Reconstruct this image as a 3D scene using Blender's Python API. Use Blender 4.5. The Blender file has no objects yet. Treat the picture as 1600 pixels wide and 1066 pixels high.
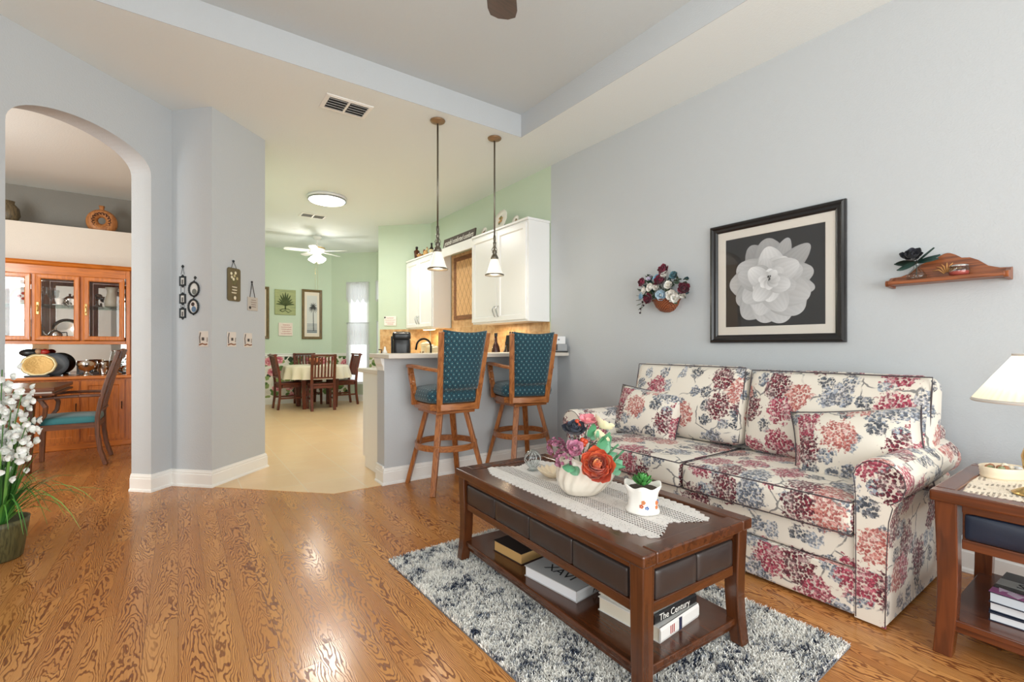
import bpy, math, random
import numpy as np
from mathutils import Vector, Matrix, Euler, noise

# ------------------------------------------------------------------ camera, sky, light, exposure
SC = bpy.context.scene
COL = SC.collection
PI = math.pi
def rad(d): return math.radians(d)

CAM = bpy.data.objects.new('camera', bpy.data.cameras.new('camera'))
COL.objects.link(CAM)
CAM.location = (0, 0, 1.13)
CAM.rotation_euler = (rad(90), 0, rad(-35.47))
CAM.data.sensor_width = 36.0
CAM.data.lens = 733.0 / 1600 * 36
CAM.data.shift_y = 8.0 / 1600
CAM.data.clip_start = 0.02
SC.camera = CAM

W = bpy.data.worlds.new('sky'); SC.world = W; W.use_nodes = True
W.node_tree.nodes['Background'].inputs[0].default_value = (0.90, 0.965, 1.0, 1)
W.node_tree.nodes['Background'].inputs[1].default_value = 1.6

def light(name, kind, loc, power, col=(1, 1, 1), size=0.2, size_y=None, rot=None, spread=None):
    d = bpy.data.lights.new(name, kind); d.energy = power; d.color = col
    if kind == 'AREA':
        d.size = size
        if size_y: d.shape = 'RECTANGLE'; d.size_y = size_y
        if spread: d.spread = rad(spread)
    else:
        d.shadow_soft_size = size
    o = bpy.data.objects.new(name, d); COL.objects.link(o); o.location = loc
    if rot: o.rotation_euler = [rad(a) for a in rot]
    return o

DAY = (0.965, 0.995, 0.975)
# daylight panels in the windows; unseen doors and side window are added for light
light('fill_daylight_back', 'AREA', (0.6, -3.05, 1.35), 126, DAY, 4.4, 2.5, (108, 0, 0))  # added area light behind the viewer, tilted up to brighten the ceiling
light('fill_daylight_side', 'AREA', (-1.80, -0.4, 1.5), 32, DAY, 2.4, 1.9, (108, 0, -90))  # added area light in an unseen opening of the left wall
light('daylight_dining_window', 'AREA', (-3.0, 2.9, 1.5), 78, DAY, 2.0, 2.0, (90, 0, 0))
light('daylight_nook_window', 'AREA', (3.13, 9.79, 1.4), 1.2, DAY, 0.5, 1.9, (90, 0, 135))
light('daylight_nook_side_window', 'AREA', (3.45, 8.7, 1.4), 1.8, DAY, 1.0, 1.9, (90, 0, 90))

SC.view_settings.view_transform = 'Standard'
SC.view_settings.look = 'None'
SC.view_settings.gamma = 1.0
SC.view_settings.use_curve_mapping = False
SC.view_settings.exposure = 0.46
SC.cycles.max_bounces = 8
SC.cycles.diffuse_bounces = 5
SC.cycles.glossy_bounces = 4
SC.cycles.transmission_bounces = 8
SC.cycles.transparent_max_bounces = 10
SC.cycles.caustics_reflective = False
SC.cycles.caustics_refractive = False
SC.cycles.sample_clamp_indirect = 4.0
SC.cycles.use_denoising = True

# ------------------------------------------------------------------ materials
def srgb(r, g, b):
    f = lambda c: (c / 12.92) if c <= 0.04045 else ((c + 0.055) / 1.055) ** 2.4
    return (f(r / 255), f(g / 255), f(b / 255), 1)

class G:
    def __init__(s, name):
        s.m = bpy.data.materials.new(name); s.m.use_nodes = True
        s.nt = s.m.node_tree; s.b = s.nt.nodes['Principled BSDF']; s.out = s.nt.nodes['Material Output']
    def n(s, t, props=None, **i):
        nd = s.nt.nodes.new('ShaderNode' + t)
        for k, v in (props or {}).items(): setattr(nd, k, v)
        for k, v in i.items(): s.put(nd, k, v)
        return nd
    def put(s, nd, k, v):
        key = int(k[1:]) if (k[0] == '_' and k[1:].isdigit()) else k.replace('_', ' ')
        sock = nd.inputs[key]
        if isinstance(v, bpy.types.NodeSocket): s.nt.links.new(v, sock)
        else: sock.default_value = v
    def math(s, op, a, b=0.0, c=0.0, clamp=False):
        nd = s.n('Math', {'operation': op, 'use_clamp': clamp})
        for k, v in enumerate((a, b, c)): s.put(nd, '_%d' % k, v)
        return nd.outputs[0]
    def vec(s, x=0.0, y=0.0, z=0.0):
        return s.n('CombineXYZ', None, X=x, Y=y, Z=z).outputs[0]
    def sep(s, v):
        o = s.n('SeparateXYZ', None, Vector=v).outputs; return o[0], o[1], o[2]
    def coord(s, which='Object'):
        return s.n('TexCoord').outputs[which]
    def mapping(s, v, scale=(1, 1, 1), loc=(0, 0, 0), rot=(0, 0, 0)):
        return s.n('Mapping', None, Vector=v, Scale=scale, Location=loc, Rotation=rot).outputs[0]
    def noise(s, v, scale=5.0, detail=2.0, rough=0.5, dist=0.0):
        return s.n('TexNoise', None, Vector=v, Scale=scale, Detail=detail, Roughness=rough, Distortion=dist).outputs['Fac']
    def ramp(s, f, stops, interp='LINEAR'):
        nd = s.n('ValToRGB', None, Fac=f); cr = nd.color_ramp; cr.interpolation = interp
        while len(cr.elements) < len(stops): cr.elements.new(0.5)
        for e, (p, c) in zip(cr.elements, stops): e.position = p; e.color = c
        return nd.outputs[0]
    def mix(s, f, a, b, mode='MIX'):
        nd = s.n('Mix', {'data_type': 'RGBA', 'blend_type': mode})
        s.put(nd, '_0', f); s.put(nd, '_6', a); s.put(nd, '_7', b)
        return nd.outputs[2]
    def step(s, v, lo, hi):
        return s.n('MapRange', {'clamp': True, 'interpolation_type': 'SMOOTHSTEP'}, Value=v, From_Min=lo, From_Max=hi).outputs[0]
    def set(s, **i):
        for k, v in i.items(): s.put(s.b, k, v)
    def bump(s, h, strength=0.2, dist=0.01):
        s.put(s.b, 'Normal', s.n('Bump', None, Height=h, Strength=strength, Distance=dist).outputs[0])

MC = {}
def plain(name, col, rough=0.5, metal=0.0, bump=None, emit=None, estr=0.0, coat=0.0, spec=0.5, sheen=0.0):
    if name in MC: return MC[name]
    g = G(name); g.set(Base_Color=col, Roughness=rough, Metallic=metal, Specular_IOR_Level=spec)
    if coat: g.set(Coat_Weight=coat, Coat_Roughness=0.08)
    if sheen: g.set(Sheen_Weight=sheen)
    if bump: g.bump(g.noise(g.coord(), bump[0], 2.0), bump[1], 0.004)
    if emit: g.set(Emission_Color=emit, Emission_Strength=estr)
    MC[name] = g.m; return g.m

def vcol(name, rough=0.5, metal=0.0, coat=0.0, bump=None, sheen=0.0, sub=0.0):
    if name in MC: return MC[name]
    g = G(name); a = g.n('Attribute', {'attribute_name': 'Col'}).outputs['Color']
    g.set(Base_Color=a, Roughness=rough, Metallic=metal)
    if coat: g.set(Coat_Weight=coat, Coat_Roughness=0.1)
    if sheen: g.set(Sheen_Weight=sheen)
    if bump: g.bump(g.noise(g.coord(), bump[0], 2.0), bump[1], 0.003)
    MC[name] = g.m; return g.m

def wood(name, light_c, dark_c, axis='z', rough=0.3, scale=1.0, coat=0.0, contrast=1.0):
    key = name + '_' + axis
    if key in MC: return MC[key]
    g = G(key)
    s = {'x': (1.6, 22, 22), 'y': (22, 1.6, 22), 'z': (22, 22, 1.6)}[axis]
    v = g.mapping(g.coord(), tuple(k * scale for k in s))
    n1 = g.noise(v, 1.0, 3.0, 0.55, 0.4)
    rings = g.math('SINE', g.math('MULTIPLY', n1, 38.0))
    s2 = tuple(k * 5 for k in s)
    n2 = g.noise(g.mapping(g.coord(), tuple(k * scale for k in s2)), 1.0, 2.0, 0.6)
    f = g.math('ADD', g.math('MULTIPLY', g.step(rings, -0.4, 1.0), 0.55 * contrast), g.math('MULTIPLY', g.step(n2, 0.42, 0.75), 0.45 * contrast), clamp=True)
    g.set(Base_Color=g.mix(f, light_c, dark_c), Roughness=rough)
    if coat: g.set(Coat_Weight=coat, Coat_Roughness=0.12)
    MC[key] = g.m; return g.m

def make_floor():
    g = G('oak_floor_boards'); x, y, z = g.sep(g.coord())
    px = g.math('DIVIDE', x, 0.105); ix = g.math('FLOOR', px); fx = g.math('FRACT', px)
    r1 = g.n('TexWhiteNoise', {'noise_dimensions': '1D'}, W=ix).outputs['Value']
    py = g.math('ADD', g.math('DIVIDE', y, 0.95), g.math('MULTIPLY', r1, 9.0))
    iy = g.math('FLOOR', py); fy = g.math('FRACT', py)
    rc = g.n('TexWhiteNoise', {'noise_dimensions': '2D'}, Vector=g.vec(ix, iy, 0.0)).outputs['Color']
    ra, rb, rcc = g.sep(rc)
    # flame figure: nested arches along each board, wavered by noise
    xo = g.math('SUBTRACT', g.math('MULTIPLY', g.math('SUBTRACT', fx, 0.5), 0.105), g.math('MULTIPLY', g.math('SUBTRACT', rb, 0.5), 0.07))
    K = g.math('ADD', 900.0, g.math('MULTIPLY', ra, 1900.0))
    sl = g.math('MULTIPLY', g.math('ADD', 6.0, g.math('MULTIPLY', rb, 9.0)), g.math('SUBTRACT', g.math('MULTIPLY', g.math('GREATER_THAN', rcc, 0.5), 2.0), 1.0))
    v = g.vec(g.math('ADD', g.math('MULTIPLY', x, 16.0), g.math('MULTIPLY', ra, 91.0)), g.math('ADD', g.math('MULTIPLY', y, 3.6), g.math('MULTIPLY', rb, 77.0)), 0.0)
    n1 = g.noise(v, 1.0, 3.0, 0.55, 0.2)
    ph = g.math('ADD', g.math('ADD', g.math('MULTIPLY', y, sl), g.math('MULTIPLY', g.math('MULTIPLY', xo, xo), K)), g.math('MULTIPLY', n1, 9.0))
    rings = g.math('SINE', g.math('MULTIPLY', ph, 6.2832))
    amp = g.step(g.noise(v, 0.5, 1.0), 0.2, 0.55)
    ringm = g.math('MULTIPLY', g.step(rings, 0.0, 0.9), g.math('ADD', 0.42, g.math('MULTIPLY', amp, 0.48)))
    pores = g.step(g.noise(g.vec(g.math('MULTIPLY', x, 260.0), g.math('MULTIPLY', y, 9.0), ra), 1.0, 2.0), 0.5, 0.72)
    f = g.math('ADD', ringm, g.math('MULTIPLY', pores, 0.22), clamp=True)
    base = g.mix(rcc, srgb(210, 150, 88), srgb(194, 131, 74))
    col = g.mix(f, base, srgb(120, 66, 32))
    seam = g.math('MAXIMUM', g.math('LESS_THAN', fx, 0.026), g.math('LESS_THAN', fy, 0.003))
    col = g.mix(g.math('MULTIPLY', seam, 0.42), col, srgb(84, 46, 22))
    g.set(Base_Color=col, Roughness=g.math('ADD', 0.17, g.math('MULTIPLY', f, 0.12)), Specular_IOR_Level=0.32)
    g.bump(g.math('SUBTRACT', 1.0, g.math('MAXIMUM', seam, g.math('MULTIPLY', f, 0.25))), 0.12, 0.002)
    return g.m

def make_tile():
    g = G('beige_floor_tile'); x, y, z = g.sep(g.coord())
    px = g.math('DIVIDE', x, 0.41); py = g.math('DIVIDE', y, 0.41)
    fx = g.math('FRACT', px); fy = g.math('FRACT', py)
    rc = g.n('TexWhiteNoise', {'noise_dimensions': '2D'}, Vector=g.vec(g.math('FLOOR', px), g.math('FLOOR', py), 0.0)).outputs['Value']
    n1 = g.noise(g.coord(), 3.0, 5.0, 0.6, 0.6)
    c = g.mix(n1, srgb(220, 182, 134), srgb(236, 208, 166))
    c = g.mix(g.math('MULTIPLY', rc, 0.35), c, srgb(214, 182, 140))
    gr = g.math('MAXIMUM', g.math('LESS_THAN', fx, 0.016), g.math('LESS_THAN', fy, 0.016))
    c = g.mix(gr, c, srgb(226, 208, 180))
    g.set(Base_Color=c, Roughness=0.28)
    g.bump(g.math('SUBTRACT', 1.0, gr), 0.2, 0.002)
    return g.m

def make_floral():
    g = G('hydrangea_print_fabric'); uv = g.coord('UV')
    w1 = g.n('TexNoise', None, Vector=uv, Scale=28.0, Detail=2.0).outputs['Color']
    w2 = g.n('TexNoise', None, Vector=uv, Scale=7.0, Detail=1.0).outputs['Color']
    def warped(off, amt, amt2):
        a = g.n('VectorMath', {'operation': 'MULTIPLY_ADD'}, _0=w1, _1=(amt, amt, 0), _2=uv).outputs[0]
        a = g.n('VectorMath', {'operation': 'MULTIPLY_ADD'}, _0=w2, _1=(amt2, amt2, 0), _2=a).outputs[0]
        return g.n('VectorMath', {'operation': 'ADD'}, _0=a, _1=off).outputs[0]
    col = srgb(226, 218, 205)
    # thin stems
    ve = g.n('TexVoronoi', {'feature': 'DISTANCE_TO_EDGE', 'voronoi_dimensions': '2D'}, Vector=warped((3.1, 1.7, 0), 0.02, 0.10), Scale=5.5).outputs['Distance']
    stem = g.math('MULTIPLY', g.math('SUBTRACT', 1.0, g.step(ve, 0.012, 0.028)), g.step(g.noise(uv, 9.0, 1.0), 0.48, 0.56))
    col = g.mix(g.math('MULTIPLY', stem, 0.8), col, srgb(84, 84, 88))
    # small petals texture
    vp = g.n('TexVoronoi', {'voronoi_dimensions': '2D'}, Vector=uv, Scale=82.0)
    pet, prand = vp.outputs['Distance'], g.sep(vp.outputs['Color'])
    dark = g.step(g.math('ADD', g.noise(uv, 60.0, 3.0, 0.7), g.math('MULTIPLY', prand[0], 0.22)), 0.50, 0.66)
    white = g.step(g.math('ADD', pet, g.math('MULTIPLY', prand[1], 0.25)), 0.62, 0.72)
    fz = g.noise(uv, 46.0, 2.0, 0.6)
    def layer(col, off, scale, rmin, rmax, ramp, keep, darkc, amt=0.035):
        v = g.n('TexVoronoi', {'voronoi_dimensions': '2D'}, Vector=warped(off, amt, 0.03), Scale=scale, Randomness=0.8)
        d = v.outputs['Distance']; ra, rb, rc = g.sep(v.outputs['Color'])
        m = g.math('SUBTRACT', 1.0, g.step(g.math('ADD', d, g.math('MULTIPLY', g.math('SUBTRACT', fz, 0.5), 0.55)), rmin, rmax))
        m = g.math('MULTIPLY', m, g.math('LESS_THAN', rb, keep))
        m = g.math('MULTIPLY', m, g.math('SUBTRACT', 1.0, g.math('MULTIPLY', white, 0.75)))
        base = g.ramp(ra, ramp, 'CONSTANT')
        soft = g.noise(uv, 16.0, 2.0)
        base = g.mix(g.math('MULTIPLY', g.step(soft, 0.42, 0.7), 0.45), base, srgb(238, 226, 220))
        base = g.mix(g.math('MULTIPLY', dark, 0.8), base, g.ramp(ra, darkc, 'CONSTANT'))
        return g.mix(m, col, base)
    lr = [(0.0, srgb(150, 158, 170)), (0.5, srgb(112, 118, 128)), (0.8, srgb(176, 182, 190))]
    ld = [(0.0, srgb(58, 64, 76)), (0.5, srgb(40, 44, 52)), (0.8, srgb(92, 98, 110))]
    col = layer(col, (5.3, 2.2, 0), 10.5, 0.36, 0.44, lr, 0.60, ld, 0.03)
    hr = [(0.0, srgb(186, 84, 104)), (0.36, srgb(128, 36, 56)), (0.56, srgb(160, 166, 178)), (0.86, srgb(206, 140, 130))]
    hd = [(0.0, srgb(112, 24, 48)), (0.36, srgb(52, 18, 30)), (0.56, srgb(52, 58, 70)), (0.86, srgb(146, 62, 58))]
    col = layer(col, (0.4, 0.7, 0), 5.7, 0.41, 0.47, hr, 0.88, hd, 0.075)
    g.set(Base_Color=col, Roughness=0.85, Sheen_Weight=0.15)
    g.bump(g.noise(uv, 450.0, 1.0), 0.15, 0.001)
    return g.m

def make_teal():
    g = G('teal_diamond_fabric'); u, v, z = g.sep(g.coord('UV'))
    s = 0.040
    a = g.math('DIVIDE', g.math('ADD', u, g.math('MULTIPLY', v, 0.72)), s); b = g.math('DIVIDE', g.math('SUBTRACT', u, g.math('MULTIPLY', v, 0.72)), s)
    fa = g.math('ABSOLUTE', g.math('SUBTRACT', g.math('FRACT', a), 0.5)); fb = g.math('ABSOLUTE', g.math('SUBTRACT', g.math('FRACT', b), 0.5))
    line = g.step(g.math('MAXIMUM', fa, fb), 0.38, 0.48)
    dot = g.math('SUBTRACT', 1.0, g.step(g.math('SQRT', g.math('ADD', g.math('MULTIPLY', fa, fa), g.math('MULTIPLY', fb, fb))), 0.055, 0.10))
    n1 = g.noise(g.coord('UV'), 300.0, 2.0)
    c = g.mix(n1, srgb(6, 56, 70), srgb(18, 86, 100))
    c = g.mix(line, c, srgb(4, 24, 40)); c = g.mix(dot, c, srgb(196, 210, 196))
    g.set(Base_Color=c, Roughness=0.75, Sheen_Weight=0.3)
    g.bump(g.math('SUBTRACT', 1.0, line), 0.3, 0.002)
    return g.m

def make_wallpaper():
    g = G('flower_wallpaper'); x, y, z = g.sep(g.coord('UV'))
    v0 = g.coord('UV')
    wp = g.n('TexNoise', None, Vector=v0, Scale=9.0, Detail=1.0).outputs['Color']
    vw = g.n('VectorMath', {'operation': 'MULTIPLY_ADD'}, _0=wp, _1=(0.10, 0.10, 0), _2=v0).outputs[0]
    lf = g.n('TexVoronoi', {'voronoi_dimensions': '2D'}, Vector=vw, Scale=11.0)
    ra, rb, rc = g.sep(lf.outputs['Color'])
    leafc = g.ramp(ra, [(0.0, srgb(40, 66, 34)), (0.28, srgb(92, 128, 62)), (0.55, srgb(150, 172, 104)), (0.84, srgb(238, 234, 222))], 'CONSTANT')
    m = g.math('SUBTRACT', 1.0, g.step(lf.outputs['Distance'], 0.42, 0.56))
    c = g.mix(m, srgb(240, 234, 222), leafc)
    vein = g.math('LESS_THAN', g.math('FRACT', g.math('MULTIPLY', g.math('ADD', x, g.math('MULTIPLY', y, g.math('SUBTRACT', g.math('MULTIPLY', rb, 3.0), 1.5))), 42.0)), 0.25)
    c = g.mix(g.math('MULTIPLY', g.math('MULTIPLY', vein, m), 0.4), c, srgb(30, 50, 26))
    fl = g.n('TexVoronoi', {'voronoi_dimensions': '2D'}, Vector=g.n('VectorMath', {'operation': 'ADD'}, _0=vw, _1=(2.3, 4.4, 0)).outputs[0], Scale=4.2, Randomness=0.7)
    fa, fb, fc = g.sep(fl.outputs['Color'])
    fm = g.math('MULTIPLY', g.math('SUBTRACT', 1.0, g.step(fl.outputs['Distance'], 0.30, 0.36)), g.math('LESS_THAN', fb, 0.48))
    fcol = g.mix(g.step(fl.outputs['Distance'], 0.0, 0.3), srgb(176, 44, 82), srgb(226, 138, 150))
    fcol = g.mix(g.step(g.noise(vw, 26.0, 2.0), 0.5, 0.65), fcol, srgb(244, 198, 196))
    c = g.mix(fm, c, fcol)
    g.set(Base_Color=c, Roughness=0.7)
    return g.m

def make_backsplash():
    g = G('tan_stone_tile'); uv = g.coord('UV')
    br = g.n('TexBrick', {'offset': 0.5}, Vector=uv, Color1=srgb(214, 176, 128), Color2=srgb(196, 156, 108), Mortar=srgb(206, 178, 138), Scale=1.0, Mortar_Size=0.003, Brick_Width=0.10, Row_Height=0.10).outputs['Color']
    n1 = g.noise(uv, 14.0, 4.0, 0.6)
    g.set(Base_Color=g.mix(g.step(n1, 0.4, 0.7), br, srgb(178, 134, 86)), Roughness=0.4)
    return g.m

def make_mosaic():
    g = G('diamond_set_stone_tile'); u, v, z = g.sep(g.coord('UV'))
    a = g.math('FRACT', g.math('DIVIDE', g.math('ADD', u, g.math('MULTIPLY', v, 0.6)), 0.115)); b = g.math('FRACT', g.math('DIVIDE', g.math('SUBTRACT', u, g.math('MULTIPLY', v, 0.6)), 0.115))
    ln = g.math('MAXIMUM', g.math('LESS_THAN', a, 0.07), g.math('LESS_THAN', b, 0.07))
    c = g.mix(g.noise(g.coord('UV'), 18.0, 3.0), srgb(206, 158, 104), srgb(226, 186, 136))
    g.set(Base_Color=g.mix(ln, c, srgb(150, 106, 62)), Roughness=0.4)
    return g.m

def make_lace(name, c1, hole=0.0125, rows=True):
    g = G(name); x, y, z = g.sep(g.coord())
    fx = g.math('ABSOLUTE', g.math('SUBTRACT', g.math('FRACT', g.math('DIVIDE', x, hole)), 0.5)); fy = g.math('ABSOLUTE', g.math('SUBTRACT', g.math('FRACT', g.math('DIVIDE', y, hole)), 0.5))
    open_ = g.math('LESS_THAN', g.math('MAXIMUM', fx, fy), 0.27)
    zone = g.step(g.noise(g.coord(), 13.0, 1.0), 0.50, 0.53)
    band = g.math('LESS_THAN', g.math('ABSOLUTE', g.math('SUBTRACT', g.math('ABSOLUTE', x), 0.085)), 0.040)
    zone = g.math('MAXIMUM', g.math('MULTIPLY', zone, 0.0 if rows else 1.0), band) if rows else zone
    spk = g.n('TexVoronoi', None, Vector=g.coord(), Scale=150.0).outputs['Distance']
    speck = g.math('MULTIPLY', g.math('LESS_THAN', spk, 0.20), g.math('GREATER_THAN', g.noise(g.coord(), 30.0, 1.0), 0.42))
    hole_m = g.math('MAXIMUM', g.math('MULTIPLY', open_, zone), speck)
    g.set(Base_Color=c1, Roughness=0.9)
    tr = g.n('BsdfTransparent')
    ms = g.n('MixShader', None, Fac=hole_m)
    g.nt.links.new(g.b.outputs[0], ms.inputs[1]); g.nt.links.new(tr.outputs[0], ms.inputs[2])
    g.nt.links.new(ms.outputs[0], g.out.inputs[0])
    g.bump(g.noise(g.coord(), 260.0, 2.0), 0.6, 0.002)
    return g.m

def make_pane(name, tint=(1, 1, 1, 1), refl=0.9):
    g = G(name)
    tr = g.n('BsdfTransparent', None, Color=tint); gl = g.n('BsdfGlossy', None, Roughness=0.02)
    fr = g.math('ADD', 0.04, g.math('MULTIPLY', g.math('POWER', g.n('LayerWeight', None, Blend=0.5).outputs['Facing'], 3.5), 0.4))
    ms = g.n('MixShader', None, Fac=g.math('MULTIPLY', fr, refl))
    g.nt.links.new(tr.outputs[0], ms.inputs[1]); g.nt.links.new(gl.outputs[0], ms.inputs[2])
    g.nt.links.new(ms.outputs[0], g.out.inputs[0])
    return g.m

def make_sheer(name, col, density=0.6):
    g = G(name)
    d = g.n('BsdfDiffuse', None, Color=col); t = g.n('BsdfTranslucent', None, Color=col); tr = g.n('BsdfTransparent')
    m1 = g.n('MixShader', None, Fac=0.5); m2 = g.n('MixShader', None, Fac=density)
    g.nt.links.new(d.outputs[0], m1.inputs[1]); g.nt.links.new(t.outputs[0], m1.inputs[2])
    g.nt.links.new(tr.outputs[0], m2.inputs[1]); g.nt.links.new(m1.outputs[0], m2.inputs[2])
    g.nt.links.new(m2.outputs[0], g.out.inputs[0])
    return g.m

def make_leather(name, c1, c2, rough=0.32):
    g = G(name); n1 = g.noise(g.coord(), 6.0, 2.0)
    g.set(Base_Color=g.mix(n1, c1, c2), Roughness=rough)
    v = g.n('TexVoronoi', None, Vector=g.coord(), Scale=420.0).outputs['Distance']
    g.bump(v, 0.12, 0.001)
    return g.m

def make_wicker(name, c1, c2):
    g = G(name); x, y, z = g.sep(g.coord('UV'))
    a = g.math('SINE', g.math('MULTIPLY', x, 300.0)); b = g.math('SINE', g.math('MULTIPLY', y, 420.0))
    w = g.math('MULTIPLY', a, b)
    g.set(Base_Color=g.mix(g.step(w, -0.3, 0.5), c1, c2), Roughness=0.5)
    g.bump(w, 0.6, 0.003)
    return g.m

def wallpaint(name, col, rough=0.75):
    g = G(name)
    n1 = g.noise(g.coord(), 95.0, 2.0, 0.5)
    g.set(Base_Color=col, Roughness=rough, Specular_IOR_Level=0.3)
    g.bump(g.step(n1, 0.4, 0.7), 0.16, 0.003)
    return g.m

M_GREY = wallpaint('pale_grey_paint', srgb(190, 194, 197))
M_GREEN = wallpaint('pale_green_paint', srgb(198, 212, 191))
M_CREAM = wallpaint('cream_paint', srgb(226, 221, 211))
M_TAN = wallpaint('tan_paint', srgb(212, 190, 160))
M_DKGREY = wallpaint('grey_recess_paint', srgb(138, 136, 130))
M_CEIL = wallpaint('white_ceiling_paint', srgb(231, 236, 235))
M_TRAY = wallpaint('grey_tray_ceiling', srgb(202, 208, 210))  # raised tray toned greyer than the ceiling round it
M_TRIM = plain('white_trim_paint', srgb(238, 237, 233), 0.4)
M_WHITE = plain('white_cabinet_paint', srgb(236, 236, 234), 0.3)
M_FLOOR = make_floor(); M_TILE = make_tile(); M_FLORAL = make_floral(); M_TEAL = make_teal()
M_WALLP = make_wallpaper(); M_SPLASH = make_backsplash(); M_MOSAIC = make_mosaic()
M_LAM = plain('pale_laminate', srgb(222, 214, 203), 0.35)
M_BLACK = plain('black_plastic', srgb(22, 22, 24), 0.3)
M_BLKM = plain('black_iron', srgb(28, 28, 30), 0.5, 0.6)
M_SILVER = plain('polished_silver', srgb(214, 212, 208), 0.12, 1.0)
M_STEEL = plain('brushed_steel', srgb(176, 178, 180), 0.3, 1.0)
M_BRONZE = plain('weathered_bronze', srgb(146, 116, 84), 0.4, 0.5)
M_NICKEL = plain('dull_pewter', srgb(120, 114, 102), 0.35, 0.9)
M_BRASS = plain('aged_brass', srgb(214, 182, 120), 0.25, 1.0)
M_MIRROR = plain('mirror_silvering', srgb(235, 235, 232), 0.02, 1.0)
M_PANE = make_pane('clear_pane')
M_GLASS = make_pane('thin_clear_glass', srgb(236, 240, 240), 1.6)
M_VC = vcol('painted_matt', 0.65); M_VCG = vcol('painted_gloss', 0.3); M_PET = vcol('silk_petal', 0.7, sheen=0.2)
M_LEAF = vcol('glossy_leaf', 0.45)
M_CERAM = plain('white_glazed_ceramic', srgb(240, 236, 228), 0.15, coat=0.4)
M_CERAM2 = plain('ivory_glazed_ceramic', srgb(222, 213, 198), 0.22, coat=0.3)
M_LEATH = make_leather('dark_brown_leather', srgb(46, 38, 36), srgb(58, 50, 48))
M_NAVY = make_leather('blue_black_leather', srgb(22, 30, 46), srgb(34, 44, 64), 0.4)
M_TABW = lambda ax: wood('dark_cherry', srgb(88, 48, 25), srgb(52, 27, 15), ax, 0.22, 0.5, 0.3, 0.8)
M_SIDW = lambda ax: wood('red_cherry', srgb(108, 56, 29), srgb(66, 32, 17), ax, 0.24, 0.5, 0.3, 0.8)
M_STOOL = lambda ax: wood('honey_oak', srgb(174, 110, 60), srgb(122, 68, 33), ax, 0.3, 1.0, 0.2)
M_HUT = lambda ax: wood('orange_oak', srgb(206, 120, 44), srgb(160, 84, 26), ax, 0.3, 0.8, 0.2, 0.75)
M_DCH = lambda ax: wood('brown_oak', srgb(112, 66, 38), srgb(66, 36, 20), ax, 0.35, 1.0)
M_NCH = lambda ax: wood('mahogany', srgb(112, 50, 28), srgb(66, 28, 18), ax, 0.3, 1.0)
M_PAPER = plain('book_paper', srgb(222, 214, 196), 0.9)
M_BULB = plain('lit_white_glass', srgb(255, 250, 240), 0.3, emit=(1, 0.96, 0.9, 1), estr=9.0)
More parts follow.
